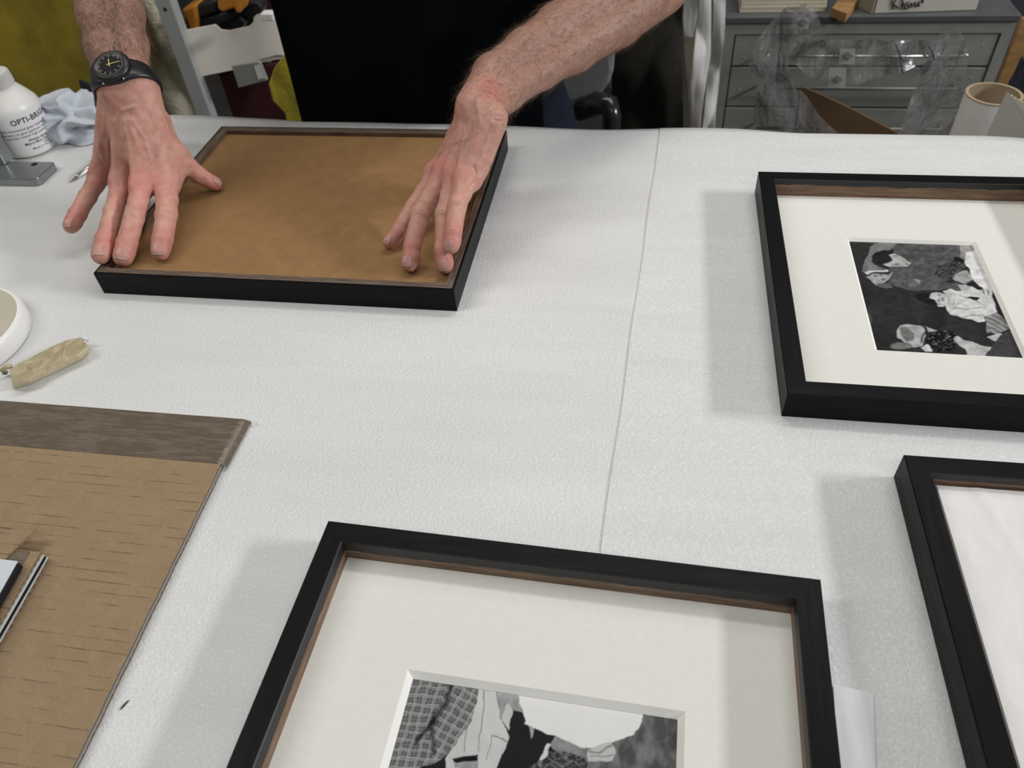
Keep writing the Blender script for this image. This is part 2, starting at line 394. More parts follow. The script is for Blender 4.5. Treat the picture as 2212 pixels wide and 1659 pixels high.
tag(fo2, 'white foam sheet covering the right of the table, its left edge showing as the seam', 'foam sheet')

# ================================================================== FRAMES
def rotf(org, a):
    c, s = math.cos(a), math.sin(a)
    return lambda u, v, z: (org[0]+u*c-v*s, org[1]+u*s+v*c, org[2]+z)
def moulding(T, w, d, h, rim, zin, mats):
    """four mitred rails in one ring. mats index: 0 x rails outside, 1 y rails outside, 2/3 inner faces x/y, 4/5 top faces"""
    V, Fc, MI = [], [], []
    o = [(0, 0), (w, 0), (w, d), (0, d)]; i = [(rim, rim), (w-rim, rim), (w-rim, d-rim), (rim, d-rim)]
    e = 0.0007
    rings = [([(x, y) for x, y in o], 0), ([(x, y) for x, y in o], h-e),
             ([(x+(e if x == 0 else -e), y+(e if y == 0 else -e)) for x, y in o], h),
             ([(x-(e if x == rim else -e), y-(e if y == rim else -e)) for x, y in i], h),
             (i, h-e), (i, zin)]
    for r, z in rings:
        for (x, y) in r: V.append(T(x, y, z))
    for k in range(len(rings)-1):
        for s in range(4):
            a, b = k*4+s, k*4+(s+1) % 4
            Fc.append((a, b, b+4, a+4)); xr = s % 2 == 0
            MI.append((0 if xr else 1) if k < 2 else ((4 if xr else 5) if k == 2 else ((2 if xr else 3))))
    # underside
    for s in range(4): a, b = s, (s+1) % 4; Fc.append((b, a, 20+a, 20+b)); MI.append(0)
    return V, Fc, MI
def mat_board(T, w, d, rim, z, th, win, m=0.004):
    x0, y0, x1, y1 = win; b = th
    o = [(rim-m, rim-m), (w-rim+m, rim-m), (w-rim+m, d-rim+m), (rim-m, d-rim+m)]
    i = [(x0, y0), (x1, y0), (x1, y1), (x0, y1)]
    j = [(x0+b, y0+b), (x1-b, y0+b), (x1-b, y1-b), (x0+b, y1-b)]
    V = [T(*p, z-th) for p in o]+[T(*p, z) for p in o]+[T(*p, z) for p in i]+[T(*p, z-th) for p in j]
    Fc, MI = [], []
    for k in range(3):
        for s in range(4): a, c = k*4+s, k*4+(s+1) % 4; Fc.append((a, c, c+4, a+4)); MI.append(1 if k == 2 else 0)
    return V, Fc, MI
def inpoly(x, y, P):
    c = np.zeros(x.shape, bool); n = len(P)
    for i in range(n):
        x0, y0 = P[i]; x1, y1 = P[(i+1) % n]
        if y0 == y1: continue
        m = ((y0 > y) != (y1 > y)) & (x < (x1-x0)*(y-y0)/(y1-y0)+x0); c ^= m
    return c
def segd(x, y, pl):
    d = np.full(x.shape, 1e9)
    for (x0, y0), (x1, y1) in zip(pl[:-1], pl[1:]):
        dx, dy = x1-x0, y1-y0; t = np.clip(((x-x0)*dx+(y-y0)*dy)/(dx*dx+dy*dy+1e-9), 0, 1)
        d = np.minimum(d, np.hypot(x-x0-t*dx, y-y0-t*dy))
    return d
_tab = rng.random((256, 256))
def vn(x, y):
    xi = np.floor(x).astype(int); yi = np.floor(y).astype(int); fx, fy = x-xi, y-yi
    fx = fx*fx*(3-2*fx); fy = fy*fy*(3-2*fy); g = lambda a, b: _tab[a % 256, b % 256]
    return (g(xi, yi)*(1-fx)+g(xi+1, yi)*fx)*(1-fy)+(g(xi, yi+1)*(1-fx)+g(xi+1, yi+1)*fx)*fy
def fbm(x, y): return (vn(x, y)+0.5*vn(x*2+7, y*2+3)+0.25*vn(x*4+1, y*4+9))/1.75
def picture(name, T, x0, y0, x1, y1, z, step, paint, parent):
    nx = int((x1-x0)/step)+1; ny = int((y1-y0)/step)+1
    us = np.linspace(x0, x1, nx); vs = np.linspace(y0, y1, ny)
    U, Vv = np.meshgrid(us, vs); P = np.array([T(0, 0, z)])
    c = np.array(T(1, 0, z))-P[0]; s = np.array(T(0, 1, z))-P[0]
    W = P[0]+U[..., None]*c+Vv[..., None]*s
    q = W-CAM; zz = q@FW; px = CX+F*(q@RX)/zz; py = CY-F*(q@UP)/zz
    g = paint(px, py, U, Vv)
    W = W.reshape(-1, 3); idx = np.arange(nx*ny).reshape(ny, nx)
    Fc = np.stack([idx[:-1, :-1], idx[:-1, 1:], idx[1:, 1:], idx[1:, :-1]], -1).reshape(-1, 4)
    o = obj(name, (W, Fc), M['print'], parent, smooth=True)
    a = o.data.color_attributes.new('print', 'FLOAT_COLOR', 'POINT')
    colr = np.ones((nx*ny, 4)); colr[:, :3] = g.reshape(-1, 1)*np.array([1.0, 0.985, 0.97]); a.data.foreach_set('color', colr.ravel())
    return o
def soften(g):
    g = g.copy(); g[1:-1, 1:-1] = (g[1:-1, 1:-1]*4+g[:-2, 1:-1]+g[2:, 1:-1]+g[1:-1, :-2]+g[1:-1, 2:])/8; return g
def paint_couple(px, py, U, V):      # checked jacket, pale coat and a white shape on mottled grey with painted-in glare
    X = (px-800)*3.16; Y = (py-1420)*3.16
    X, Y = X+14*(vn(X/45, Y/45)-0.5), Y+14*(vn(X/45+9, Y/45)-0.5)
    g = np.full(X.shape, 0.015)
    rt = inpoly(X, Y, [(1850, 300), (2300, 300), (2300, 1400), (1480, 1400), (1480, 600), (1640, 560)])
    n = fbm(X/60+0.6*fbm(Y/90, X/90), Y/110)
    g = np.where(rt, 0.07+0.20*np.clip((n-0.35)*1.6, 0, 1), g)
    jk = inpoly(X, Y, [(200, 60), (740, 150), (750, 240), (700, 400), (640, 500), (560, 620), (480, 700), (340, 755), (300, 1000), (-100, 1400), (-100, 300)])
    rt2 = X > 420+(Y-120)*-0.1
    sx = np.where(inpoly(X, Y, [(540, 150), (760, 180), (760, 1000), (430, 760), (420, 470)]), X*0.86+Y*0.5, X+Y*0.30); sy = np.where(inpoly(X, Y, [(540, 150), (760, 180), (760, 1000), (430, 760), (420, 470)]), Y*0.86-X*0.5, Y-X*0.05)
    sx = sx+14*fbm(X/120, Y/120); sy = sy+16*fbm(X/110+5, Y/110)
    ln = np.zeros(X.shape)
    for o_, wd_, am in ((0, 4, 1), (13, 3, .9), (38, 2.5, .35)):
        for q, per in ((sx, 66), (sy, 62)):
            dd = np.abs(((q-o_+per/2) % per)-per/2); ln = np.maximum(ln, am*np.clip(1.3-dd/wd_, 0, 1))
    jg = 0.075+0.05*fbm(X/50, Y/50)+0.30*ln
    jg *= np.clip(segd(X, Y, [(560, 160), (520, 300), (430, 440), (310, 575)])/26, 0.15, 1)
    jg *= np.clip(segd(X, Y, [(430, 380), (420, 480), (440, 640)])/24, 0.35, 1)
    g = np.where(jk, jg, g)
    sh = inpoly(X, Y, [(745, 150), (990, 190), (870, 290), (890, 420), (950, 550), (860, 755), (800, 1400), (560, 1400), (520, 755), (510, 690), (600, 560), (690, 430), (740, 260)])
    sg = 0.50+0.12*fbm(X/70, Y/160)
    for pl, w_ in (([(785, 195), (760, 420), (735, 640)], 5), ([(655, 470), (640, 640)], 4), ([(830, 540), (900, 555), (945, 580), (830, 530)], 4), ([(830, 545), (790, 700)], 3), ([(850, 210), (870, 300), (895, 420)], 6)):
        sg = sg*np.clip(segd(X, Y, pl)/w_, 0.25, 1)
    g = np.where(sh, sg, g)
    g = np.where(inpoly(X, Y, [(860, 190), (1000, 200), (1045, 385), (975, 350), (920, 440), (893, 420), (862, 280)]), 0.20+0.25*fbm(X/30, Y/80), g)
    g = np.where(inpoly(X, Y, [(925, 310), (980, 362), (940, 495), (897, 425)]), 0.52, g)
    g = np.where(inpoly(X, Y, [(1215, 600), (1280, 530), (1500, 600), (1475, 720), (1350, 700)]), 0.10+0.25*fbm(X/60, Y/60), g)
    wh = inpoly(X, Y, [(975, 170), (1880, 300), (1862, 370), (1850, 440), (1825, 490), (1795, 525), (1720, 555), (1640, 580), (1560, 605), (1480, 620), (1390, 600), (1290, 545), (1200, 520), (1110, 480), (1055, 455), (1062, 435), (1040, 380), (1015, 290), (990, 225)])
    g = np.where(wh, 0.72+0.03*fbm(X/90, Y/90), g)
    g = np.where(inpoly(X, Y, [(1083, 470), (1112, 482), (1108, 530), (1095, 560)]), 0.35, g)
    hr = inpoly(X, Y, [(1150, 700), (1230, 640), (1350, 650), (1465, 690), (1490, 800), (1500, 1400), (900, 1400), (1060, 760)])
    g = np.where(hr, 0.03+0.30*np.clip(fbm(X/22+Y/60, (Y-X*0.3)/9)-0.45, 0, 1)*2, g)
    g = np.where(inpoly(X, Y, [(1200, 590), (1226, 600), (1215, 650), (1185, 690), (1150, 705), (1180, 650)]), 0.6, g)
    cf = inpoly(X, Y, [(1475, 640), (1520, 610), (1650, 575), (1675, 655), (1655, 710), (1485, 712)])
    g = np.where(cf, 0.45*np.clip(segd(X, Y, [(1490, 640), (1560, 650), (1650, 600)])/9, 0.4, 1)*np.clip(segd(X, Y, [(1500, 670), (1600, 675), (1660, 670)])/7, 0.5, 1)+0.08*fbm(X/12, Y/12), g)
    g = np.where(inpoly(X, Y, [(560, 690), (620, 680), (735, 668), (735, 700), (610, 722), (570, 715)]), 0.01, g)
    g = np.where(inpoly(X, Y, [(575, 722), (740, 700), (730, 760), (740, 1400), (600, 1400)]), 0.12+0.35*fbm(X/25, Y/9), g)
    for c_ in ((1290, 180), ): pass
    return soften(g)
def paint_group(px, py, U, V):       # people at a gathering, the print lying on its side
    X = (px-1800)*5.369; Y = (py-490)*5.369
    X, Y = X+7*(fbm(X/30, Y/30)-0.5)+36*(vn(X/80+4, Y/80)-0.5), Y+6*(fbm(X/30+9, Y/30)-0.5)+30*(vn(X/80, Y/80+7)-0.5)
    g = 0.018+0.02*fbm(X/200, Y/200)
    def pg(P, val):
        nonlocal g; g = np.where(inpoly(X, Y, P), val, g)
    n1 = fbm(X/45, Y/25); n2 = fbm(X/16, Y/10); n3 = fbm(X/80, Y/30)
    pg([(740, 120), (1660, 120), (1660, 300), (1480, 420), (1300, 640), (1480, 660), (1480, 720), (900, 740), (640, 650), (700, 240)], 0.045+0.10*n1)
    pg([(420, 230), (480, 190), (740, 165), (765, 150), (705, 250), (640, 270), (550, 280), (470, 330), (440, 400), (560, 470), (640, 495), (345, 530), (345, 430), (385, 345)], 0.10+0.16*fbm(X/60, Y/9))
    pg([(440, 340), (500, 295), (600, 268), (690, 270), (700, 320), (640, 330), (690, 380), (640, 400), (575, 425), (480, 430), (445, 385)], 0.020)
    pg([(635, 320), (700, 308), (790, 360), (880, 395), (905, 415), (860, 450), (840, 465), (740, 470), (650, 465), (580, 430), (640, 400), (690, 385), (660, 350)], 0.30+0.25*n1)
    for c in ((745, 440), (850, 430)): g = g*(1-0.7*np.exp(-((X-c[0])/26)**2-((Y-c[1])/14)**2))
    pg([(357, 532), (420, 510), (500, 498), (650, 500), (640, 515), (500, 520), (400, 545)], 0.6)
    pg([(375, 570), (480, 545), (640, 540), (700, 520), (650, 580), (600, 640), (505, 682), (440, 635)], 0.20+0.3*n1)
    for c in ((490, 575), (560, 560), (590, 600)): g = g*(1-0.7*np.exp(-((X-c[0])/24)**2-((Y-c[1])/14)**2))
    pg([(500, 660), (640, 650), (690, 705), (600, 725), (530, 700)], 0.12)
    pg([(870, 690), (890, 620), (940, 595), (1020, 620), (1000, 680), (930, 720)], 0.07+0.12*n1)
    pg([(930, 610), (1000, 615), (990, 670)], 0.35)
    pg([(1160, 555), (1240, 450), (1380, 400), (1540, 395), (1525, 470), (1495, 540), (1400, 600), (1260, 600)], 0.03+0.5*np.clip(fbm(X/30, (Y+X*.6)/7)-0.5, 0, 1))
    pg([(1375, 600), (1420, 545), (1500, 500), (1540, 500), (1610, 550), (1640, 610), (1560, 655), (1450, 640)], 0.18+0.35*fbm((Y+X)/40, Y/12))
    pg([(1460, 180), (1620, 160), (1660, 260), (1560, 290), (1545, 380), (1470, 370), (1480, 280)], 0.22+0.15*n1)
    pg([(1400, 350), (1540, 375), (1545, 400), (1530, 415), (1380, 400)], 0.015)
    pg([(1555, 285), (1660, 250), (1760, 400), (2000, 800), (1880, 760), (1730, 710), (1650, 625), (1600, 530), (1530, 440)], 0.72)
    pg([(1530, 635), (1620, 640), (1740, 700), (1720, 740), (1600, 700)], 0.02)
    pg([(1270, 745), (1380, 730), (1480, 732), (1600, 700), (1720, 735), (1830, 800), (1905, 990), (1770, 1040), (1760, 1105), (1500, 1065), (1370, 1010), (1310, 950), (1275, 895), (1385, 890), (1390, 850), (1310, 790)], 0.56+0.14*n1)
    for pl in ([(1480, 790), (1560, 820), (1700, 900)], [(1400, 940), (1560, 960), (1700, 930)], [(1500, 1060), (1600, 1030), (1750, 1010)]): g = np.where(segd(X, Y, pl) < 6, g*0.5, g)
    pg([(1535, 815), (1690, 820), (1655, 862)], 0.015)
    pg([(1115, 770), (1200, 752), (1300, 780), (1372, 822), (1392, 870), (1350, 900), (1270, 892), (1190, 880), (1120, 832)], 0.42+0.2*n1)
    for c, r in (((1215, 790), 14), ((1210, 850), 14), ((1255, 835), 18), ((1330, 850), 12)): g = g*(1-0.75*np.exp(-((X-c[0])**2+(Y-c[1])**2)/(r*r)))
    pg([(945, 800), (1010, 768), (1140, 762), (1120, 820), (1180, 850), (1200, 885), (1190, 910), (1040, 892), (960, 850)], 0.012)
    pg([(1195, 895), (1270, 890), (1275, 915), (1210, 925)], 0.5)
    pg([(1450, 675), (1520, 655), (1600, 710), (1545, 742), (1490, 735)], 0.35+0.25*n2)
    pg([(1700, 735), (1745, 715), (1860, 755), (1830, 805), (1750, 800)], 0.25+0.4*(np.sin(X/9) > 0))
    pg([(1830, 800), (1880, 755), (1990, 960), (2080, 1190), (1960, 1030), (1880, 900)], 0.03)
    pg([(1750, 1030), (1880, 990), (2000, 1080), (2070, 1170), (1900, 1245), (1790, 1225), (1775, 1120)], 0.17+0.14*(np.sin((Y-X*0.5)/9) > 0))
    pg([(735, 1200), (770, 1150), (840, 1130), (990, 1140), (1060, 1170), (1075, 1280), (1045, 1375), (900, 1395), (800, 1325), (745, 1280)], 0.30+0.25*n3)
    pg([(780, 1170), (860, 1165), (940, 1240), (930, 1320), (840, 1340), (790, 1270)], 0.12+0.12*n2)
    pg([(1020, 1160), (1085, 1180), (1040, 1340), (1020, 1330), (1060, 1200)], 0.04)
    pg([(1075, 1155), (1140, 1170), (1185, 1200), (1110, 1210)], 0.5)
    g = np.where(((X-790)/120)**2+((Y-1385)/42)**2 < 1, 0.08+0.15*n1, g)
    pg([(1015, 1400), (1080, 1360), (1150, 1450), (1060, 1450)], 0.6)
    ch = ((X-1265)/185)**2+((Y-1325)/128)**2 < 1
    g = np.where(ch, 0.008+0.5*np.clip(fbm(X/18, Y/14)-0.62, 0, 1)*2.2, g)
    pg([(1385, 1285), (1430, 1275), (1500, 1295), (1700, 1370), (1850, 1400), (1770, 1500), (1560, 1500), (1540, 1440), (1430, 1340)], 0.30+0.3*fbm((X+Y)/40, (Y-X*0.4)/9))
    pg([(1780, 1262), (1930, 1235), (1960, 1245), (1890, 1330), (1840, 1300)], 0.5)
    pg([(1840, 1400), (1960, 1245), (2085, 1195), (2300, 1500), (2300, 1600), (1760, 1600), (1770, 1480)], 0.055)
    pg([(395, 1010), (430, 1000), (470, 1090), (445, 1180)], 0.07)
    g = g*(0.62+0.76*fbm(X/70+3, Y/34))
    return soften(soften(g))
HB = 0.0264
R0 = Z0+0.0010
FM2 = [M['blk_x'], M['blk_y'], M['in_x2'], M['in_y2'], M['blk_x'], M['blk_y']]
FM = [M['blk_x'], M['blk_y'], M['in_x'], M['in_y'], M['blk_x'], M['blk_y']]
def front_frame(org, a, w, d, label, win=None, paint=None, thm=0.004, step=0.0005, fm=None):
    t = thing('picture_frame', label, 'picture frame', org)
    T = rotf(org, a)
    obj('moulding', moulding(T, w, d, HB, 0.016, 0.002, FM), fm or FM, t)
    if win:
        obj('mount_board', mat_board(T, w, d, 0.016, HB-0.020, thm, win), [M['matb'], M['core']], t)
        b = thm
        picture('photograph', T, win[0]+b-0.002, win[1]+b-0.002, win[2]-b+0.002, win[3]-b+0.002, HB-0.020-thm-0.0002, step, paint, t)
    V, Fc = [T(*p) for p in [(0.012, 0.012, 0.0003), (w-0.012, 0.012, 0.0003), (w-0.012, d-0.012, 0.0003), (0.012, d-0.012, 0.0003), (0.012, 0.012, 0.0012), (w-0.012, 0.012, 0.0012), (w-0.012, d-0.012, 0.0012), (0.012, d-0.012, 0.0012)]], [(3, 2, 1, 0), (4, 5, 6, 7), (0, 1, 5, 4), (1, 2, 6, 5), (2, 3, 7, 6), (3, 0, 4, 7)]
    obj('backing_board', (V, Fc), M['mdf'], t)
    return t, T
# right-hand frame: people print lying on its side
front_frame((0.1224, 0.4518, R0), 0.0, 0.291, 0.3436, 'black wooden frame at the right with ivory mount around a sideways photo of a crowd',
            (0.0841, 0.0803, 0.2069, 0.2505), paint_group, thm=0.0028)
# nearest frame: checked jacket print
dW, dD = 0.338, 0.31; aD = -0.0249
cD, sD = math.cos(aD), math.sin(aD)
oD = (-0.2098+dD*sD, 0.2932-dD*cD, R0)
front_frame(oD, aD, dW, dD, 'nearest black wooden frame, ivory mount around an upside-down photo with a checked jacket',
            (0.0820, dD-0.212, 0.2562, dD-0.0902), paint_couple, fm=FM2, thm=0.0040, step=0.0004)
# lower right frame with tissue over its mount
aC = 0.008; wC, dC = 0.338, 0.40
oC = (0.1994+dC*math.sin(aC), 0.3967-dC*math.cos(aC), R0)
tC, TC = front_frame(oC, aC, wC, dC, 'black wooden frame at the lower right edge, its mount covered with tissue paper')
obj('mount_board', join([[TC(*p) for p in [(0.012, 0.012, HB-0.014), (wC-0.012, 0.012, HB-0.014), (wC-0.012, dC-0.012, HB-0.014), (0.012, dC-0.012, HB-0.014)]], [(0, 1, 2, 3)]]), M['matb'], tC, solid=0.002)
def tis(u, v):
    x = 0.022+u*(wC-0.044); y = 0.02+v*(dC-0.0375); 
    z = HB-0.0118+0.0009*ridged((x*9, y*6+x*3, 1))+0.0006*math.exp(-((x-0.045-(dC-y)*0.23)/0.004)**2)
    return TC(x, y, z)
obj('tissue_sheet', grid(90, 110, tis), M['tissue'], tC, smooth=True)

# frame being worked on, lying face down with its brown backing in place
AX0, AX1, AY0, AY1 = -0.5573, -0.1743, 0.5641, 0.8838
tA = thing('picture_frame', 'black-sided frame lying face down with brown backing board, under both hands', 'picture frame', (AX0, AY0, Z0))
TA = rotf((AX0, AY0, Z0), 0)
w, d = AX1-AX0, AY1-AY0
AM = [M['blk_x'], M['blk_y'], M['recess'], M['recess'], M['raw_x'], M['raw_y']]
V, Fc, MI = moulding(TA, w, d, HB, 0.0105, 0.010, AM)
obj('moulding', (V, Fc, MI), AM, tA)
# black stain line that creeps over the outer top arris
def ring(o_, i_, z):
    P = [(o_, o_), (w-o_, o_), (w-o_, d-o_), (o_, d-o_)]; Q = [(i_, i_), (w-i_, i_), (w-i_, d-i_), (i_, d-i_)]
    return [TA(*p, z) for p in P]+[TA(*p, z) for p in Q], [(k, (k+1) % 4, 4+(k+1) % 4, 4+k) for k in range(4)]
obj('stained_edge', join(ring(0.0005, 0.0022, HB+0.00015)), M['blk_x'], tA)
# thin inner fillet line where the liner meets the rebate
obj('inner_liner', join(ring(0.0060, 0.0064, HB+0.0001)), M['recess'], tA)
HA = HB-0.0060
obj('backing_board', box(AX0+0.0100, AX1-0.0100, AY0+0.0100, AY1-0.0100, Z0+HA-0.003, Z0+HA), M['mdf'], tA)

# ================================================================== CARDBOARD AT THE LEFT FRONT
def flutes(x0, x1, ya, yb, z0, z1, pitch, xs=lambda y: 0):
    """corrugated medium with its flutes running along x, open at the right edge"""
    n = max(8, int((yb-ya)/pitch*8)); P = []
    for i in range(n+1):
        y = ya+(yb-ya)*i/n; z = (z0+z1)/2+(z1-z0)*0.46*math.sin(2*PI*(y-ya)/pitch); P.append((y, z))
    V = [(x0, y, z) for y, z in P]+[(x1+xs(y), y, z) for y, z in P]
    return V, [(i, i+1, n+2+i, n+1+i) for i in range(n)]
def fluted_board(parent, x0, x1, y0, y1, zb, xs, lay, dark=False):
    """lay = list of (kind, thickness) from the bottom up; right edge x1+xs(y)"""
    z = zb; ys = np.linspace(y0, y1, 60)
    def slab(za, zc, off):
        V = [(x0, y, za) for y in ys]+[(x1+xs(y)+off, y, za) for y in ys]+[(x0, y, zc) for y in ys]+[(x1+xs(y)+off, y, zc) for y in ys]
        n = len(ys); Fc = []
        for i in range(n-1):
            Fc += [(2*n+i, 3*n+i, 3*n+i+1, 2*n+i+1), (i+1, n+i+1, n+i, i), (n+i, n+i+1, 3*n+i+1, 3*n+i)]
        Fc += [(0, n, 3*n, 2*n), (2*n-1, n-1, 3*n-1, 4*n-1)]
        return V, Fc
    for kind, th in lay:
        if kind == 'flute':
            obj('fluting', flutes(x1-0.05, x1+0.0001, y0, y1, z, z+th, 0.0062, xs), M['cardedge'], parent, smooth=True, solid=0.00045)
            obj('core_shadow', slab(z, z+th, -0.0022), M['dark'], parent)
        elif kind == 'white': obj('white_liner', slab(z, z+th, 0.0002), M['liner'], parent)
        elif kind == 'foil': obj('steel_strip', slab(z, z+th, 0.0006), M['midgrey'], parent)
        else: obj('liner', slab(z, z+th, 0.0002), M['card'], parent)
        z += th
    return z
cb = thing('cardboard_sheet', 'large brown corrugated cardboard panel with brown tape along its far edge', 'cardboard', (-0.55, 0.15, Z0))
xr = lambda y: -0.324+(0.4027-y)*0.037
xe = lambda y: (0.3500-y)*0.037+0.00015*math.sin(y*140)+0.00015*math.sin(y*310)
zt = fluted_board(cb, -0.80, -0.3265, -0.20, 0.3520, Z0+0.0008, xe, [('liner', 0.0004), ('flute', 0.0022), ('foil', 0.0011), ('flute', 0.0019), ('liner', 0.0004)])
CBZ = zt-Z0
obj('panel_end', box(-0.80, -0.3285, 0.3520, 0.3985, Z0+0.0008, zt-0.0002), M['card'], cb)
def tp(u, v):      # tape wraps over the far and right edges
    y = 0.3500+v*0.0535; x = -0.80+u*0.4775
    z = zt+0.0004+0.0005*mn.noise(Vector((x*30, y*60, 0)))*0.6
    if x > -0.3262: z -= min(0.0048, (x+0.3262)*1.9)
    if y > 0.4002: z -= min(0.0052, (y-0.4002)*2.2)
    return (x, y, z)
obj('brown_tape', grid(160, 26, tp), M['tape'], cb, smooth=True)
obj('torn_tape_end', join(tube([(-0.3230, 0.4010, Z0+0.004), (-0.3195, 0.4000, Z0+0.004), (-0.3180, 0.3985, Z0+0.003)], 0.0007, 5)), M['sticker'], cb)
obj('tape_scrap', box(-0.56, -0.4655, 0.262, 0.2720, zt, zt+0.0004), M['tape'], cb)
# small stack of offcuts lying on the panel
P0 = at(97, 1195, 0.0165)
sm = thing('cardboard_offcut', 'small corrugated cardboard offcut with black foam core lying on the big panel', 'cardboard', (-0.47, 0.2, zt))
xs2 = lambda y: (0.247-y)*0.085
fluted_board(sm, -0.70, P0[0]-0.0005, 0.02, P0[1], zt+0.0006, xs2, [('liner', 0.0004), ('flute', 0.0025), ('white', 0.0005)])
def slabx(x0, x1, y0, y1, z0, z1, sl):
    V, Fc = box(x0, x1, y0, y1, z0, z1); return [(x+(sl(y) if x > (x0+x1)/2 else 0), y, z) for x, y, z in V], Fc
z1 = zt+0.0040
obj('black_core', slabx(-0.70, P0[0]-0.0015, 0.02, P0[1]-0.0005, z1, z1+0.0034, xs2), M['dark'], sm)
obj('white_liner', slabx(-0.70, P0[0]-0.001, 0.02, P0[1]-0.0005, z1+0.0034, z1+0.0044, xs2), M['liner'], sm)
obj('fluting', flutes(-0.46, P0[0]-0.0022, 0.02, P0[1]-0.0008, z1+0.0044, z1+0.0066, 0.0050, xs2), M['cardedge'], sm, smooth=True, solid=0.0004)
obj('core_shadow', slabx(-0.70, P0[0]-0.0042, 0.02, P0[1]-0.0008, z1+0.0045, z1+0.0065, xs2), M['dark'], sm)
obj('liner', slabx(-0.70, P0[0]-0.0025, 0.02, P0[1]-0.0003, z1+0.0067, z1+0.0072, xs2), M['card'], sm)
zo = z1+0.0072
obj('brown_tape', slabx(-0.70, P0[0]-0.0105, 0.02, P0[1]-0.001, zo+0.0001, zo+0.0005, xs2), M['tape'], sm)
# cardboard flap and white card on top of it
fl = at(20, 1190, zo-Z0)
fp = thing('cardboard_flap', 'torn cardboard flap at the left edge, on the taped offcut', 'cardboard', (fl[0]-0.05, fl[1], zo+0.001))
obj('flap', prism([(fl[0]-0.10, fl[1]-0.04), (fl[0]-0.004, fl[1]-0.035), (fl[0]+0.006, fl[1]+0.004), (fl[0]+0.011, fl[1]+0.018), (fl[0]-0.01, fl[1]+0.016), (fl[0]-0.10, fl[1]+0.019)], zo+0.0008, zo+0.0026), M['card'], fp)
wc = at(38, 1212, zo+0.008-Z0)
wh = thing('white_card_sample', 'glossy white card on black foam core at the left edge, on top of the offcuts', 'card', (wc[0]-0.08, wc[1]-0.06, zo+0.0026))
sl = lambda y: (wc[1]-y)*0.12
obj('black_core', slabx(wc[0]-0.16, wc[0]+0.0022, wc[1]-0.15, wc[1]-0.0012, zo+0.0028, zo+0.0072, sl), M['dark'], wh)
obj('white_face', slabx(wc[0]-0.16, wc[0]-0.0002, wc[1]-0.15, wc[1], zo+0.0072, zo+0.0080, sl), mat('glossy_white_card', (0.66, 0.69, 0.72), 0.25), wh)

# ================================================================== SMALL THINGS ON THE FOAM
def tape_roll():
    c = np.array([-0.668, 0.472]); z = Z0+0.0005; R = 0.0720
    t = thing('tape_roll', 'wide roll of white tape with a beige face at the left edge', 'tape', (c[0], c[1], z))
    obj('tape', lathe([(R-0.030, 0), (R-0.002, 0), (R, 0.002), (R, 0.0175), (R-0.001, 0.0193), (R-0.003, 0.020), (R-0.030, 0.0195)], (c[0], c[1], z), 96), M['white_pl'], t, smooth=True)
    obj('rim', lathe([(R-0.0030, 0.0195), (R-0.0030, 0.0206), (R-0.0042, 0.0209), (R-0.0054, 0.0206), (R-0.0054, 0.0195)], (c[0], c[1], z), 96), M['core'], t, smooth=True)
    obj('paper_face', lathe([(R-0.0052, 0.0204), (0.030, 0.0208), (0.0, 0.0208)], (c[0], c[1], z), 96), M['rollcard'], t)
    return t
tape_roll()
def eraser():
    t = thing('adhesive_eraser', 'beige crepe rubber eraser block in wrinkled wrapper beside the tape roll', 'eraser', (-0.553, 0.45, Z0))
    top = [(22, 797), (40, 784), (66, 772), (95, 757), (125, 742), (150, 733), (172, 729), (184, 738), (190, 748), (168, 768), (142, 782), (100, 800), (60, 822), (30, 832), (26, 815)]
    bot = [(22, 806), (42, 795), (68, 783), (95, 768), (125, 752), (150, 744), (172, 740), (186, 748), (193, 760), (178, 776), (150, 790), (108, 810), (70, 828), (28, 842), (26, 826)]
    n = len(top); V = [at(x, y, 0.0115+0.0012*math.sin(i*1.7)) for i, (x, y) in enumerate(top)]+[at(x, y, 0.0008) for x, y in bot]
    top3 = np.array(V[:n]); cen = top3.mean(0)+[0, 0, 0.0008]
    inner = [cen+(p-cen)*0.55+[0, 0, 0.0006*math.sin(i*2.1)] for i, p in enumerate(top3)]
    V = list(V)+inner+[cen]
    Fc = [(i, n+i, n+(i+1) % n, (i+1) % n) for i in range(n)]; MI = [1]*n
    Fc += [(i, (i+1) % n, 2*n+(i+1) % n, 2*n+i) for i in range(n)]+[(2*n+i, 2*n+(i+1) % n, 3*n) for i in range(n)]; MI += [0]*(2*n)
    Fc.append(tuple(n+i for i in range(n))); MI.append(1)
    o = fix_normals(obj('rubber_block', (V, Fc, MI), [M['crepe'], M['crepeside']], t, bevel=0.0009, seg=3))
    a = [at(x, y, h) for x, y, h in [(26, 790, .009), (12, 793, .010), (5, 800, .008), (8, 806, .004), (16, 803, .006)]]
    obj('wrapper_end', join(tube(a, [0.0022, 0.0024, 0.0022, 0.0016, 0.001], 8)), M['crepe'], t, smooth=True)
    a = [at(x, y, h) for x, y, h in [(3, 800, .007), (7, 808, .003), (14, 807, .004)]]
    obj('burnt_edge', join(tube(a, 0.0009, 6)), M['dark'], t, smooth=True)
    a = [at(x, y, h) for x, y, h in [(172, 731, .009), (184, 732, .011), (190, 733, .010), (189, 738, .007)]]
    obj('wrapper_end', join(tube(a, [0.0012, 0.0016, 0.0015, 0.0008], 8)), M['sticker'], t, smooth=True)
    for k, pl in enumerate([[(118, 747), (121, 755), (117, 765)], [(86, 775), (95, 785), (103, 783)], [(104, 790), (108, 798), (113, 801)], [(140, 735), (137, 777)], [(60, 790), (75, 800), (70, 812)]]):
        obj('wrinkle', join(tube([at(x, y, 0.0122) for x, y in pl], 0.00035, 5)), M['crepeside'], t, smooth=True)
eraser()
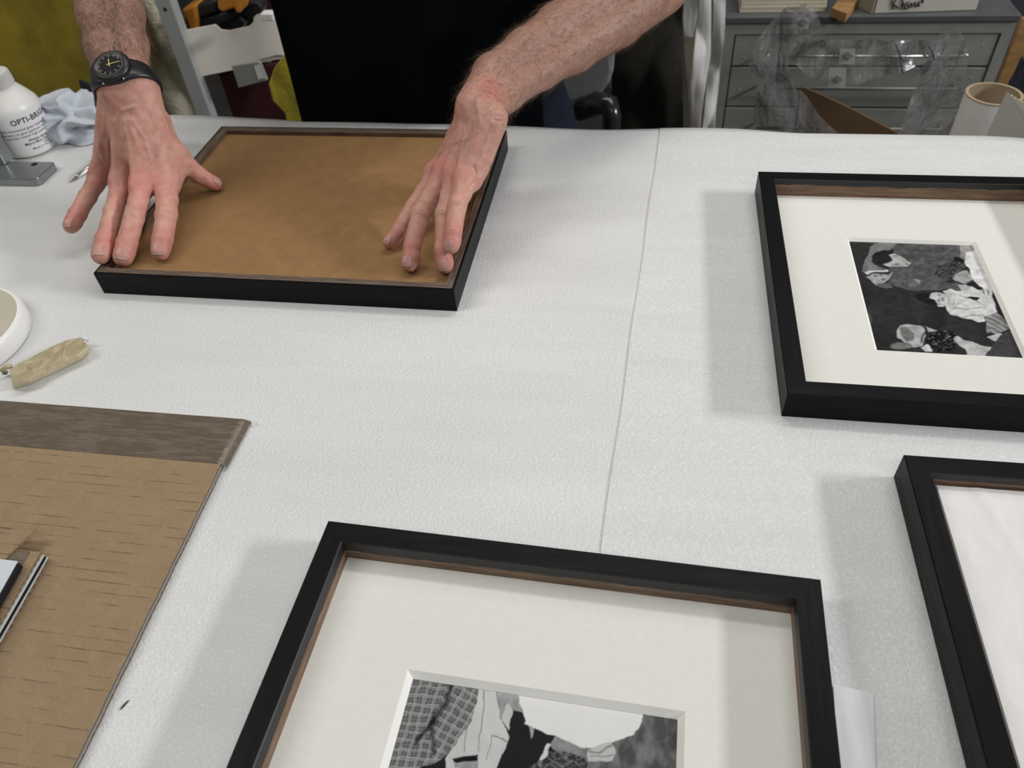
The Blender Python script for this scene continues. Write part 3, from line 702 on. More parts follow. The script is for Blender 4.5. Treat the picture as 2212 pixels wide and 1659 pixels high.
def bottle():
    c = (-0.8405, 0.8665, Z0+0.0006); t = thing('spray_bottle', 'small white bottle labelled OPTI-BRIGHT standing at the left edge', 'bottle', c)
    R = 0.0360
    obj('body', lathe([(0, 0.002), (R-0.006, 0), (R-0.001, 0.0025), (R, 0.006), (R, 0.060), (R-0.002, 0.066), (R-0.009, 0.076), (0.019, 0.0865), (0.017, 0.089), (0.017, 0.094), (0, 0.094)], c, 96), M['bottle'], t, smooth=True)
    prof = [(0.0195, 0.089), (0.0198, 0.0895), (0.0190, 0.1030), (0.0182, 0.1052), (0.016, 0.1062), (0, 0.1062)]
    V, Fc = lathe([(0.017, 0.089)]+prof, c, 96)
    V = [np.array(c)+(np.array(v)-c)*np.array([1+0.012*math.cos(48*math.atan2(v[1]-c[1], v[0]-c[0])) if 0.0892 < v[2]-c[2] < 0.1035 else 1]*2+[1]) for v in V]
    obj('cap', (V, Fc), M['bottle'], t, smooth=True)
    th0 = math.atan2(-0.718, 0.696)
    rl = R+0.0002; a0, a1 = th0-1.55, th0+1.75
    V, Fc = grid(90, 2, lambda u, v: (c[0]+rl*math.cos(a0+(a1-a0)*u), c[1]+rl*math.sin(a0+(a1-a0)*u), c[2]+0.0085+v*0.0485))
    lb = obj('label', (V, Fc), M['label'], t, smooth=True)
    def text(s, ang, z, size, bold=0.0):
        cu = bpy.data.curves.new('lettering', 'FONT'); cu.body = s; cu.size = size; cu.offset = bold; cu.resolution_u = 3; cu.space_character = 1.06
        o = bpy.data.objects.new('lettering', cu); COL.objects.link(o)
        me = bpy.data.meshes.new_from_object(o.evaluated_get(bpy.context.evaluated_depsgraph_get()))
        V = [(v.co.x, v.co.y) for v in me.vertices]; Fc = [tuple(p.vertices) for p in me.polygons]
        bpy.data.objects.remove(o); bpy.data.curves.remove(cu); bpy.data.meshes.remove(me)
        r = rl+0.00015
        V = [(c[0]+r*math.cos(ang+x/r), c[1]+r*math.sin(ang+x/r), c[2]+z+y) for x, y in V]
        obj('lettering', (V, Fc), M['ink'], lb)
    text('OPTI-BRIGHT', th0-0.30, 0.0468, 0.0098, 0.00022)
    for s, a, z, sz, bd in [('Specially formulated glass cleaner', -1.02, 0.0385, 0.0046, .00003), ('preparation to give optimum results', -0.98, 0.0335, 0.0046, .00003), ('for optically coated high performance', -0.92, 0.0288, 0.0046, .00003),
                            ('Always spray your', -0.02, 0.0225, 0.0048, .00012), ('Micro fibre cloth not the', -0.20, 0.0180, 0.0048, .00012), ('100ml - 3.38', 0.42, 0.0140, 0.0042, .00003), ('Made in the UK www', -0.02, 0.0105, 0.0044, .00003)]:
        text(s, th0+a, z, sz, bd)
bottle()
def crumple():
    c = np.array([-0.790, 0.907, Z0+0.001]); V = []; nu, nv = 170, 90
    for j in range(nv):
        ph = PI*j/(nv-1)
        for i in range(nu):
            th = 2*PI*i/nu
            d = np.array([math.cos(th)*math.sin(ph), math.sin(th)*math.sin(ph), math.cos(ph)])
            q = Vector((d*1.15+[3.1, 0.4, 7.7]).tolist())
            w = Vector((mn.noise(q*1.3), mn.noise(q*1.3+Vector((5, 0, 0))), mn.noise(q*1.3+Vector((0, 5, 0)))))*0.7
            r = 1+0.60*(ridged(q*1.15+w*0.95, 1)-0.30)+0.04*ridged(q*2.3, 2)
            r = max(0.45, r)
            p = c+d*np.array([0.050, 0.034, 0.027])*r+[0, 0, 0.021]
            p[2] = max(p[2], Z0+0.001+0.0006*abs(math.sin(th*5))); V.append(p)
    Fc = [(j*nu+i, j*nu+(i+1) % nu, (j+1)*nu+(i+1) % nu, (j+1)*nu+i) for j in range(nv-1) for i in range(nu)]
    o = fix_normals(obj('cleaning_cloth', (V, Fc), M['cloth'], smooth=True))
    tag(o, 'crumpled pale blue-grey cleaning cloth between the bottle and the hand', 'cloth')
crumple()
e = [onY(x, y, 0.955) for x, y in ((169, 172), (216, 192), (222, 248), (196, 250), (176, 204))]
V = [tuple(p) for p in e]+[(p[0], p[1]+0.004, p[2]) for p in e]; nn_ = 5
so = fix_normals(obj('black_strap', (V, [tuple(range(nn_)), tuple(reversed(range(nn_, 2*nn_)))]+[(i, (i+1) % nn_, nn_+(i+1) % nn_, nn_+i) for i in range(nn_)]), M['blackcloth'], bevel=0.0008))
tag(so, 'short stiff black strap standing behind the crumpled cloth', 'strap')
def bracket():
    t = thing('steel_stand', 'grey steel base plate with upright post and round clamp at the left edge', 'stand', (-0.84, 0.80, Z0))
    # rounded plate
    x1, ya, yb = -0.7655, 0.7675, 0.8120; r = 0.006; pts = [(-0.96, ya-0.004), ]
    for a in np.linspace(-PI/2, 0, 8): pts.append((x1-r+r*math.cos(a), ya+r+r*math.sin(a)))
    for a in np.linspace(0, PI/2, 8): pts.append((x1-r+r*math.cos(a), yb-r+r*math.sin(a)))
    pts += [(-0.96, yb-0.004)]
    obj('base_plate', prism(pts, Z0+0.0005, Z0+0.0105), M['steel'], t, bevel=0.0012)
    h = at(74, 355, 0.0105)
    obj('screw_hole', disc((h[0], h[1], Z0+0.0105), 0.0042, 24, th=0.0002), M['dark'], t)
    u = at(-6, 352, 0.0105)
    obj('upright', [*box(u[0]-0.014, u[0]+0.016, u[1]-0.005, u[1]+0.014, Z0+0.0105, Z0+0.060)], M['steel'], t, bevel=0.0015)
    k = at(-12, 272, 0.045)
    obj('clamp_knob', lathe([(0, 0), (0.012, 0), (0.014, 0.002), (0.014, 0.016), (0.012, 0.018), (0, 0.018)], (k[0], k[1]-0.004, k[2]-0.008), 40, (0, 0, 1)), M['steel'], t, smooth=True)
bracket()
rp = at(2, 292, 0)
tag(obj('red_cap', lathe([(0, 0), (0.011, 0), (0.011, 0.010), (0.009, 0.012), (0, 0.012)], (rp[0]-0.010, rp[1], Z0+0.0005), 32), M['red'], smooth=True), 'small red cap half hidden behind the steel stand', 'cap')
def blade():
    a = at(150, 394, 0.0012); b = at(228, 338, 0.0050)
    t = thing('scribing_tool', 'pointed steel scribing tool lying on the foam beside the left hand', 'tool', tuple(a))
    d = b-a
    obj('point', join(tube([a, a+d*0.18], [0.0003, 0.0022], 10)), mat('dull_pencil_wood', (0.20, 0.17, 0.15), 0.4), t, smooth=True)
    obj('barrel', join(tube([a+d*0.18, a+d*0.22, b+d*0.9], [0.0022, 0.0036, 0.0038], 12)), M['steelb'], t, smooth=True)
blade()
q = [at(*p, 0.0022) for p in [(1800, 1478), (1886, 1497), (1892, 1680), (1812, 1680)]]
tag(obj('tape_patch', ([*q], [(3, 2, 1, 0)]), M['sticker'], solid=0.0003), 'clear tape patch stuck on the foam between the two nearest frames', 'tape')
sp = at(270, 1523, 0)
tag(obj('black_speck', prism([(sp[0]-0.0016, sp[1]-0.0035), (sp[0]+0.0001, sp[1]-0.001), (sp[0]+0.0014, sp[1]+0.0032), (sp[0]+0.0002, sp[1]+0.0018), (sp[0]-0.0006, sp[1]+0.0002)], Z0+0.0002, Z0+0.0009), M['ink']), 'tiny black paint chip on the foam beside the cardboard panel', 'chip')

# ================================================================== BACKGROUND, LEFT
def drape(name, m, L, R, Y, amp, fr, nu=40, nv=60, seed=0, parent=None, smooth=True, solid=0.002, yfn=None, bottom=None):
    """hanging sheet between a left and a right outline given as points (x, z)"""
    L = np.array(L, float); R = np.array(R, float); tl = np.linspace(0, 1, len(L)); tr = np.linspace(0, 1, len(R))
    def fn(u, v):
        a = np.array([np.interp(v, tl, L[:, k]) for k in (0, 1)]); b = np.array([np.interp(v, tr, R[:, k]) for k in (0, 1)])
        x, z = a*(1-u)+b*u
        y = Y+amp*(ridged((x*fr+seed, z*fr*0.35, seed), 2)+0.5*mn.noise(Vector((x*fr*2, z*fr, seed+4))))
        return (x, y, z)
    return obj(name, grid(nu, nv, fn), m, parent, smooth=smooth, solid=solid)
tag(drape('yellow_cloth', M['yellow'], [(-1.62, 1.35), (-1.62, 0.25)], [(-1.0, 1.35), (-0.99, 0.88), (-1.055, 0.72), (-1.10, 0.25)], 1.44, 0.02, 4, seed=2), 'olive-yellow cloth hanging behind the left end of the table', 'cloth')
tag(drape('cream_fleece', M['fleece'], [(-1.10, 0.90), (-1.14, 0.25)], [(-0.99, 0.93), (-0.99, 0.25)], 1.52, 0.02, 9, 30, 80, seed=9, solid=0.012), 'rough cream fleece wadding hanging beside the grey metal post', 'fleece')
def trolley():
    t = thing('tool_trolley', 'grey metal trolley with burgundy panels and an off-white tray', 'trolley', (-0.75, 1.6, 0))
    for x in (-0.963, -0.56):
        p = obj('post', box(x, x+0.034, 1.45, 1.475, 0, 1.12), M['greypaint'], t, bevel=0.002)
        if x < -0.9:
            h = onY(357, 20, 1.45); obj('bolt_hole', disc((h[0], 1.4495, h[2]), 0.0035, 20, (0, -1, 0)), M['dark'], t)
    for x in (-0.963, -0.56): obj('post', box(x, x+0.034, 1.78, 1.805, 0, 1.12), M['greypaint'], t, bevel=0.002)
    obj('back_panel', box(-0.925, -0.53, 1.78, 1.79, 0.1, 1.10), M['burg'], t)
    obj('front_panel', box(-0.928, -0.53, 1.53, 1.545, 0.1, 0.735), M['burg'], t)
    # slanting tray front with its grip notch and the cut-out below
    a = onY(388, 70, 1.46); b = at(607, 28, a[2]-Z0); c_ = onY(430, 166, 1.46)
    hx = np.array([b[0]-a[0], b[1]-a[1], 0]); H = a[2]-c_[2]
    P = [(0, 0), (0.34, 0), (0.38, -0.13), (0.46, -0.18), (0.66, -0.17), (0.72, -0.08), (0.735, 0.01), (0.77, 0.05), (1, 0.05), (1.12, 0.05), (1.12, -1), (0.95, -1), (0.91, -0.90), (0.86, -0.86), (0.56, -0.90), (0.52, -1), (0, -1)]
    def q(s, hh, off): p = a+hx*s; return (p[0]+off*0.05, p[1]+off, a[2]+hh*H)
    n = len(P); V = [q(s, h_, 0) for s, h_ in P]+[q(s, h_, 0.004) for s, h_ in P]
    Fc = [tuple(range(n)), tuple(reversed(range(n, 2*n)))]+[(i, (i+1) % n, n+(i+1) % n, n+i) for i in range(n)]
    obj('tray_front', (V, Fc), M['trayw'], t, bevel=0.0015)
    fl = a[2]-H*0.98
    V = [q(0, -0.98, 0.004), q(1.12, -0.98, 0.004), q(1.12, -0.98, 0.22), q(0, -0.98, 0.22)]
    obj('tray_floor', (V, [(0, 1, 2, 3)]), M['trayw'], t, solid=0.002)
    m_ = onY(515, 30, 1.47)
    # clear box hooked in the cut-out
    e = [onY(*p, 1.45) for p in [(499, 142), (558, 133), (575, 175), (515, 191)]]
    V = [tuple(p) for p in e]+[(p[0]+0.002, p[1]+0.010, p[2]) for p in e]
    obj('clear_clip', (V, [(3, 2, 1, 0), (4, 5, 6, 7), (0, 1, 5, 4), (1, 2, 6, 5), (2, 3, 7, 6), (3, 0, 4, 7)]), mat('frosted_plastic', (0.27, 0.27, 0.24), 0.3), t, bevel=0.002)
    e = [onY(*p, 1.449) for p in [(548, 142), (560, 139), (572, 168), (558, 172)]]
    obj('clip_label', ([tuple(p) for p in e], [(3, 2, 1, 0)]), M['paperw'], t)
    e = onY(583, 33, 1.44)
    obj('corner_cap', box(e[0]-0.012, e[0]+0.012, 1.425, 1.447, e[2]-0.006, e[2]+0.008), M['white_pl'], t, bevel=0.002)
    return a, hx
ta, thx = trolley()
def drill():
    t = thing('power_drill', 'orange and black cordless drill lying in the off-white tray', 'drill', (-0.88, 1.52, 0.80))
    pts = lambda L, dz=0: [onY(x, y, 1.53+dz) for x, y in L]
    def blob(name, poly, m, Y, th):
        e = [onY(*p, Y) for p in poly]; n = len(e)
        V = [tuple(p) for p in e]+[(p[0], p[1]+th, p[2]) for p in e]
        Fc = [tuple(range(n)), tuple(reversed(range(n, 2*n)))]+[(i, (i+1) % n, n+(i+1) % n, n+i) for i in range(n)]
        return fix_normals(obj(name, (V, Fc), m, t, bevel=0.006, seg=3))
    blob('gearbox', [(390, 22), (421, 10), (425, 40), (424, 70), (410, 72), (404, 50)], M['orange'], 1.50, 0.05)
    blob('grip', [(423, 12), (468, -2), (470, 26), (440, 38), (426, 40)], M['blackpl'], 1.51, 0.045)
    blob('housing', [(468, -6), (512, -12), (520, 28), (512, 30), (505, 18), (480, 27), (470, 20)], M['orange'], 1.50, 0.05)
    blob('battery', [(425, 40), (480, 28), (505, 20), (510, 34), (470, 58), (430, 64)], M['blackpl'], 1.515, 0.06)
    a = onY(392, 36, 1.51); b = onY(372, 47, 1.49)
    obj('chuck', join(tube([onY(402, 50, 1.52), onY(386, 38, 1.505)], [0.012, 0.008], 16)), M['steel'], t, smooth=True)
    obj('drill_bit', join(tube([a, b], [0.004, 0.0006], 10)), M['steelb'], t, smooth=True)
drill()
def clutter(name, label, cat, poly, m, Y, th):
    e = [onY(*p, Y) for p in poly]; n = len(e)
    V = [tuple(p) for p in e]+[(p[0], p[1]+th, p[2]) for p in e]
    Fc = [tuple(range(n)), tuple(reversed(range(n, 2*n)))]+[(i, (i+1) % n, n+(i+1) % n, n+i) for i in range(n)]
    o = fix_normals(obj(name, (V, Fc), m, bevel=0.004, seg=2)); tag(o, label, cat); return o
clutter('rubber_tool_grip', 'grey-black rubber grip lying in the tray under the notch', 'tool', [(465, 50), (515, 36), (530, 50), (520, 64), (488, 70), (470, 62)], M['blackpl'], 1.53, 0.03)
clutter('green_tool', 'dark green plastic tool in the tray behind the rubber grip', 'tool', [(430, 60), (462, 52), (525, 46), (548, 40), (552, 50), (520, 66), (430, 68)], M['green'], 1.56, 0.02)
clutter('dark_knob', 'dark round knob among the tools at the right of the drill', 'tool', [(525, 10), (540, 2), (558, 6), (566, 20), (560, 36), (545, 46), (528, 40), (520, 25)], M['blackpl'], 1.54, 0.035)  # dark round knob, kept as its own object
tag(drape('yellow_bag', M['yellowpl'], [tuple(onY(x, y, 1.36)[[0, 2]]) for x, y in [(618, 112), (590, 150), (577, 185), (588, 222), (612, 250), (800, 1150)]], [tuple(onY(x, y, 1.36)[[0, 2]]) for x, y in [(640, 110), (690, 150), (700, 200), (700, 235), (700, 260), (870, 1150)]], 1.36, 0.012, 11, 26, 90, seed=5), 'crumpled yellow plastic bag standing beside the black apron', 'bag')

# ================================================================== BACKGROUND, RIGHT
def chair():
    t = thing('office_chair', 'grey plastic chair with black base behind the navy jeans', 'chair', (-0.14, 1.55, 0))
    bp = [(1215, 60), (1322, 60), (1326, 130), (1324, 160), (1316, 185), (1300, 205), (1270, 222), (1244, 232), (1180, 245), (1150, 150)]
    e = [onY(*p, 1.45) for p in bp]; n = len(e)
    V = [(p[0], p[1]+0.10*((p[0]+0.16)/0.12)**2*0.2, p[2]) for p in e]; V += [(p[0], p[1]+0.025, p[2]) for p in V]
    Fc = [tuple(range(n)), tuple(reversed(range(n, 2*n)))]+[(i, (i+1) % n, n+(i+1) % n, n+i) for i in range(n)]
    fix_normals(obj('backrest', (V, Fc), M['greychair'], t, bevel=0.008, seg=3))
    a = onY(1300, 222, 1.42)
    obj('armrest', join(tube([onY(1250, 240, 1.46), onY(1290, 222, 1.44), onY(1318, 228, 1.42), onY(1322, 250, 1.41), (onY(1322, 250, 1.41)-[0, 0, 0.12])], [0.02, 0.022, 0.02, 0.018, 0.016], 14)), mat('glossy_black_plastic', (0.02, 0.02, 0.022), 0.2), t, smooth=True)
    obj('seat', join(box(-0.36, -0.09, 1.44, 1.86, 0.44, 0.56)), M['blackpl'], t, bevel=0.03, seg=4)
    obj('post', lathe([(0.025, 0.06), (0.025, 0.44)], (-0.225, 1.65, 0), 20), M['steel'], t, smooth=True)
    for k in range(5):
        a = 2*PI*k/5+0.3; p = np.array([-0.225, 1.65, 0.07])
        obj('foot', join(tube([p, p+[0.19*math.cos(a), 0.19*math.sin(a), -0.04]], [0.025, 0.015], 10)), M['blackpl'], t, smooth=True)
chair()
tag(drape('dark_coat', M['coat'], [(-0.078, 1.25), (-0.080, 0.80), (-0.075, 0.35)], [(0.035, 1.25), (0.050, 0.80), (0.098, 0.35)], 1.505, 0.025, 9, 60, 60, seed=13), 'dark grey-brown coat hanging behind the forearm', 'coat')
def sheet(name, label, cat, m, L, R, Y, amp, fr, seed, solid=0.0015, ext=0.25, nu=30, nv=50):
    def pr_(Q):
        P = [tuple(onY(x, y, Y)[[0, 2]]) for x, y in Q]
        P.append((P[-1][0]+(P[-1][0]-P[-2][0])*0.2, P[-1][1]-ext)); return P
    o = drape(name, m, pr_(L), pr_(R), Y, amp, fr, nu, nv, seed, solid=solid); tag(o, label, cat); return o
sheet('brown_card_sheet', 'brown cardboard sheet behind the hanging white paper', 'cardboard', M['boxside'], [(1460, -200), (1478, 120), (1492, 270)], [(1515, -200), (1512, 120), (1515, 270)], 1.60, 0.004, 5, 3)
sheet('white_paper', 'crumpled white wrapping paper hanging beside the coat, short piece at the top', 'paper', M['paperw'], [(1466, -200), (1470, 10), (1476, 55), (1479, 80)], [(1512, -200), (1508, 20), (1502, 60), (1497, 84)], 1.56, 0.012, 12, 21, ext=0.0)
sheet('white_paper', 'long crumpled white wrapping paper hanging between coat and grey cabinet', 'paper', M['paperw'], [(1524, -200), (1505, 60), (1496, 130), (1490, 180), (1497, 275)], [(1540, -200), (1536, 60), (1535, 130), (1524, 200), (1512, 275)], 1.54, 0.03, 13, 31)
sheet('white_paper', 'narrow folded white paper strip right against the grey cabinet', 'paper', M['paperw'], [(1546, -200), (1540, 60), (1530, 160), (1518, 275)], [(1575, -200), (1566, 60), (1556, 160), (1544, 275)], 1.56, 0.02, 16, 41)
def cabinet():
    X0, X1, Y0c, ZT = 0.1375, 0.672, 1.63, 0.777
    t = thing('drawer_cabinet', 'grey steel cabinet of shallow drawers at the back right', 'cabinet', (0.405, 1.87, 0))
    obj('carcass', join(box(X0, X0+0.020, Y0c, 2.12, 0.0, ZT), box(X1-0.020, X1, Y0c, 2.12, 0, ZT), box(X0, X1, 2.10, 2.12, 0, ZT), box(X0+0.02, X1-0.02, Y0c, Y0c+0.02, 0, 0.06), box(X0+0.02, X1-0.02, Y0c, Y0c+0.02, ZT-0.022, ZT-0.001)), M['cab'], t)
    obj('top', box(X0-0.002, X1+0.002, Y0c-0.003, 2.122, ZT-0.001, ZT+0.012), M['cabtop'], t, bevel=0.002)
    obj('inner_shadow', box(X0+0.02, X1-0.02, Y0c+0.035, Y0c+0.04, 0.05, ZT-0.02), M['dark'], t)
    z = ZT-0.0245; k = 0
    while z > 0.12:
        hgt = 0.0615 if k == 0 else 0.083
        dr = obj('drawer', box(X0+0.0225, X1-0.0225, Y0c+0.002, Y0c+0.030, z-hgt, z), M['cab'], t, bevel=0.0015)
        zh = z-0.034
        hd = obj('handle', join(tube([(X0+0.09, Y0c-0.018, zh), (X1-0.075, Y0c-0.018, zh)], 0.0032, 10), tube([(X0+0.09, Y0c-0.018, zh), (X0+0.09, Y0c+0.004, zh)], 0.0032, 8), tube([(X1-0.075, Y0c-0.018, zh), (X1-0.075, Y0c+0.004, zh)], 0.0032, 8)), M['steelb'] if k == 0 else M['dullsteel'], t, smooth=True)
        hd.parent = dr
        for xx in (X0+0.04, X0+0.045, X1-0.045):
            rv = obj('rivet', lathe([(0.0016, 0), (0.001, 0.001), (0, 0.0012)], (xx, Y0c+0.002, zh+0.012*(1 if xx != X0+0.045 else -1)), 10, (0, -1, 0)), M['steel'], t, smooth=True); rv.parent = dr
        z -= hgt+0.0035; k += 1
    return ZT+0.012
CT = cabinet()
# cream boards stacked on the cabinet
a = onY(1596, 40, 1.65); b = onY(1779, 40, 1.65)
nb = 6
names = ['lowest', 'second lowest', 'third from the bottom', 'fourth from the bottom', 'second highest', 'highest']
bd0 = None; xw = b[0]-a[0]
for k in range(nb):
    if bd0 is None:
        bd0 = obj('cream_board', box(a[0], b[0], 1.65, 1.95, CT+0.0003, CT+0.0066), M['cream'], bevel=0.0008); o = bd0; base = tuple(o.location)
    else: o = bd0.copy(); COL.objects.link(o)
    o.location = (base[0]+random.uniform(-.002, .002), base[1]+random.uniform(-.001, .002), base[2]+k*0.0068)
    tag(o, 'cream board on the grey cabinet, %s of its stack' % names[k], 'board', 'cream boards stacked on the cabinet')
wb = [at(*p, CT-Z0+0.012) for p in [(1795, 24), (1828, 36), (1872, -20), (1838, -30)]]
V = [(p[0], p[1], CT+0.001) for p in wb]+[(p[0], p[1], CT+0.018) for p in wb]
tag(obj('wood_offcut', (V, [(0, 1, 2, 3), (7, 6, 5, 4), (0, 4, 5, 1), (1, 5, 6, 2), (2, 6, 7, 3), (3, 7, 4, 0)]), M['oak'], bevel=0.001), 'golden wood offcut lying on the cabinet between boards and white box', 'wood')
def card_box():
    a = at(1888, 29, CT-Z0+0.001); b = at(2108, 22, CT-Z0+0.001)
    t = thing('card_box', 'off-white card box with black handwriting on top of the cabinet', 'box', (a[0], a[1], CT))
    dx = b-a; dx[2] = 0; L = np.linalg.norm(dx); dx /= L; dy = np.array([-dx[1], dx[0], 0]); Hh = 0.10; Dp = 0.2
    a = np.array([a[0], a[1], CT+0.001])
    c = lambda u, v, z: a+dx*u+dy*v+[0, 0, z]
    V = [c(0, 0, 0), c(L, 0, 0), c(L, Dp, 0), c(0, Dp, 0), c(0, 0, Hh), c(L, 0, Hh), c(L, Dp, Hh), c(0, Dp, Hh)]
    obj('box', (V, [(3, 2, 1, 0), (4, 5, 6, 7), (0, 1, 5, 4), (1, 2, 6, 5), (2, 3, 7, 6), (3, 0, 4, 7)]), M['boxw'], t, bevel=0.001)
    V = [c(-0.0325, 0.055, 0), c(-0.004, -0.001, 0), c(-0.004, -0.001, Hh), c(-0.0325, 0.055, Hh)]
    obj('side_flap', (V, [(0, 1, 2, 3)]), M['boxside'], t, solid=0.002)
    # handwriting strokes in pixels of the face, carried to the box front
    S_ = [[(1927, -2), (1929, 20)], [(1938, -4), (1930, 8), (1941, 17)], [(1947, 20), (1949, -3), (1955, 19)], [(1946, 11), (1954, 11)], [(1963, 4), (1957, 5), (1959, 10), (1964, 12), (1962, 18), (1957, 19)], [(1967, 16), (1968, 5), (1972, 12), (1976, 4), (1978, 14)], [(1981, 14), (1984, 3), (1986, 13)], [(1981, 9), (1986, 9)], [(1990, 2), (1996, 1)], [(1993, -6), (1993, 6)]]
    n = -dy
    for st_ in S_:
        P = []
        for x, y in st_:
            d_ = ray(x, y); tt = ((a-CAM)@n)/(d_@n); P.append(CAM+d_*tt+n*0.0012)
        obj('handwriting', join(tube(P, 0.0011, 6)), M['ink'], t, smooth=True)
card_box()
def bag():
    t = thing('plastic_bag', 'crumpled clear plastic bag slung in front of the grey cabinet', 'bag', (0.35, 1.45, 0.6))
    Yb = 1.42
    def strip(name, L, R, seed, Y=Yb, amp=0.016, fr=14, nu=34, nv=54, ext=0.0):
        pr_ = lambda Q: [tuple(onY(x, y, Y)[[0, 2]]) for x, y in Q]
        a_, b_ = pr_(L), pr_(R)
        if ext: a_.append((a_[-1][0]+0.02, a_[-1][1]-ext)); b_.append((b_[-1][0]+0.01, b_[-1][1]-ext))
        return drape(name, M['film'], a_, b_, Y, amp, fr, nu, nv, seed, t, solid=0)
    strip('film', [(1700, 20), (1660, 60), (1630, 95), (1618, 145), (1640, 205), (1668, 250), (1690, 290)], [(1745, 12), (1770, 40), (1712, 85), (1702, 140), (1722, 200), (1735, 250), (1790, 290)], 3, ext=0.2)
    strip('film', [(1632, 120), (1640, 190), (1630, 240), (1628, 285)], [(1690, 120), (1690, 190), (1660, 240), (1662, 285)], 17, Y=1.45)
    strip('film', [(1700, 18), (1728, 42), (1722, 66), (1712, 92)], [(1750, 22), (1770, 45), (1778, 68), (1792, 92)], 8, amp=0.01)
    strip('film', [(1702, 92), (1702, 130), (1740, 165), (1790, 186)], [(2050, 92), (2058, 110), (1980, 150), (1850, 188)], 5, amp=0.018, fr=18, nu=80, nv=30)
    strip('film', [(2040, 62), (2030, 95), (2010, 150), (1975, 210), (1943, 290)], [(2075, 68), (2090, 95), (2092, 150), (2082, 210), (2062, 290)], 7, ext=0.2)
    strip('film', [(2010, 100), (1990, 180), (1960, 240), (1950, 290)], [(2060, 100), (2040, 180), (2020, 240), (2000, 290)], 27, Y=1.44, amp=0.022)
    strip('film', [(1730, 200), (1725, 250), (1740, 290)], [(1738, 205), (1770, 250), (1812, 290)], 12, amp=0.01)
    def quad(name, P, m, Y): return obj(name, ([tuple(onY(x, y, Y)) for x, y in P], [(3, 2, 1, 0)]), m, t)
    lab = mat('frosted_bag_label', (0.52, 0.50, 0.47), 0.4)
    for P in ([(1815, 105), (1848, 105), (1846, 140), (1813, 138)], [(1791, 145), (1828, 146), (1826, 189), (1790, 187)], [(1722, 38), (1748, 38), (1746, 63), (1720, 61)]):
        q_ = quad('bag_label', P, lab, Yb-0.040)
        cx = sum(p[0] for p in P)/4; cy = sum(p[1] for p in P)/4+(6 if P[0][0] == 1791 else 0)
        for r in (11, 6):
            pl = [onY(cx+dx, cy+dy, Yb-0.0415) for dx, dy in ((-r, 0), (0, -r*0.85), (r, 0), (0, r*0.85), (-r, 0))]
            e = obj('printed_mark', join(tube(pl, 0.0005, 5)), M['ink'], t); e.parent = q_
    for pl in ([(1934, 95), (1942, 112), (1946, 135), (1950, 158)], [(1944, 122), (1952, 133), (1961, 130)], [(2007, 100), (2014, 112), (2018, 128)], [(1995, 119), (2004, 124), (2016, 122)], [(1988, 146), (1994, 151), (2002, 148)]):
        obj('marker_stroke', join(tube([onY(x, y, Yb-0.042) for x, y in pl], 0.0010, 6)), M['bluink'], t, smooth=True)
bag()
def panel(name, label, cat, m, P, Y, th, Yb_=None):
    e = [onY(*p, Y) for p in P]; n = len(e)
    V = [tuple(p) for p in e]+[(p[0], p[1]+th, p[2]) for p in e]
    Fc = [tuple(range(n)), tuple(reversed(range(n, 2*n)))]+[(i, (i+1) % n, n+(i+1) % n, n+i) for i in range(n)]
    return tag(fix_normals(obj(name, (V, Fc), m, bevel=0.0008)), label, cat)
panel('hardboard_sheet', 'dark brown hardboard sheet with a slanting top edge inside the clear bag', 'board', M['board'], [(1736, 189), (1742, 190), (1840, 235), (1935, 285), (2060, 352), (2060, 640), (1780, 640), (1745, 330), (1728, 205)], 1.50, 0.005)
def tube_():
    b = onY(2135, 290, 1.19)
    t = thing('cardboard_tube', 'thick grey cardboard tube standing upright at the back right corner', 'tube', (b[0], 1.19, 0))
    top = onY(2148, 203, 1.19)
    c = (top[0], 1.19, 0)
    R = 0.0385; H = top[2]
    obj('tube_wall', lathe([(R, 0), (R, H), (R-0.0045, H), (R-0.0045, 0)], c, 64), [M['tube'], M['tubein']], t, smooth=False)
    o = t.children[0] if t.children else [x for x in COL.objects if x.parent == t][0]
    mi = [0]*64+[1]*64+[1]*64; o.data.polygons.foreach_set('material_index', np.array(mi, dtype=np.int32)); o.data.polygons.foreach_set('use_smooth', [True]*64+[False]*64+[True]*64)
    obj('rim', lathe([(R+0.0002, H-0.001), (R+0.0002, H+0.0005), (R-0.0045, H+0.0005)], c, 64), mat('buff_tube_rim', (0.36, 0.28, 0.17), 0.7), t)
tube_()
def wedge():
    t = thing('card_folder', 'off-white card folder with torn cream sheets at the right edge behind the table', 'folder', (0.56, 1.09, 0.4))
    Y = 1.09
    def pl(name, P, m, Y, th=0.002):
        e = [onY(*p, Y) for p in P]; n = len(e)
        V = [tuple(p) for p in e]+[(p[0], p[1]+th, p[2]) for p in e]
        Fc = [tuple(range(n)), tuple(reversed(range(n, 2*n)))]+[(i, (i+1) % n, n+(i+1) % n, n+i) for i in range(n)]
        return fix_normals(obj(name, (V, Fc), m, t))
    pl('front_card', [(2176, 199), (2230, 290), (2250, 420), (2090, 420), (2128, 300)], M['boxw'], Y)
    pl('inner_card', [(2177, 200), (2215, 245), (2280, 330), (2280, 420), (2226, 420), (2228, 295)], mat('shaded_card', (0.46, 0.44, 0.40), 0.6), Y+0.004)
    P = [(2178, 201)]+[(2180+k*4, 203+k*2.2+(2 if k % 2 else -1)) for k in range(1, 14)]+[(2280, 240), (2280, 330)]
    pl('torn_sheet', P, M['cream'], Y+0.008)
wedge()
q0 = onY(2206, 40, 1.72)
tag(obj('brown_board', box(q0[0]+0.002, q0[0]+0.10, 1.72, 1.732, 0.0, q0[2]), M['oak'], bevel=0.001), 'brown board standing upright right of the grey cabinet', 'board')
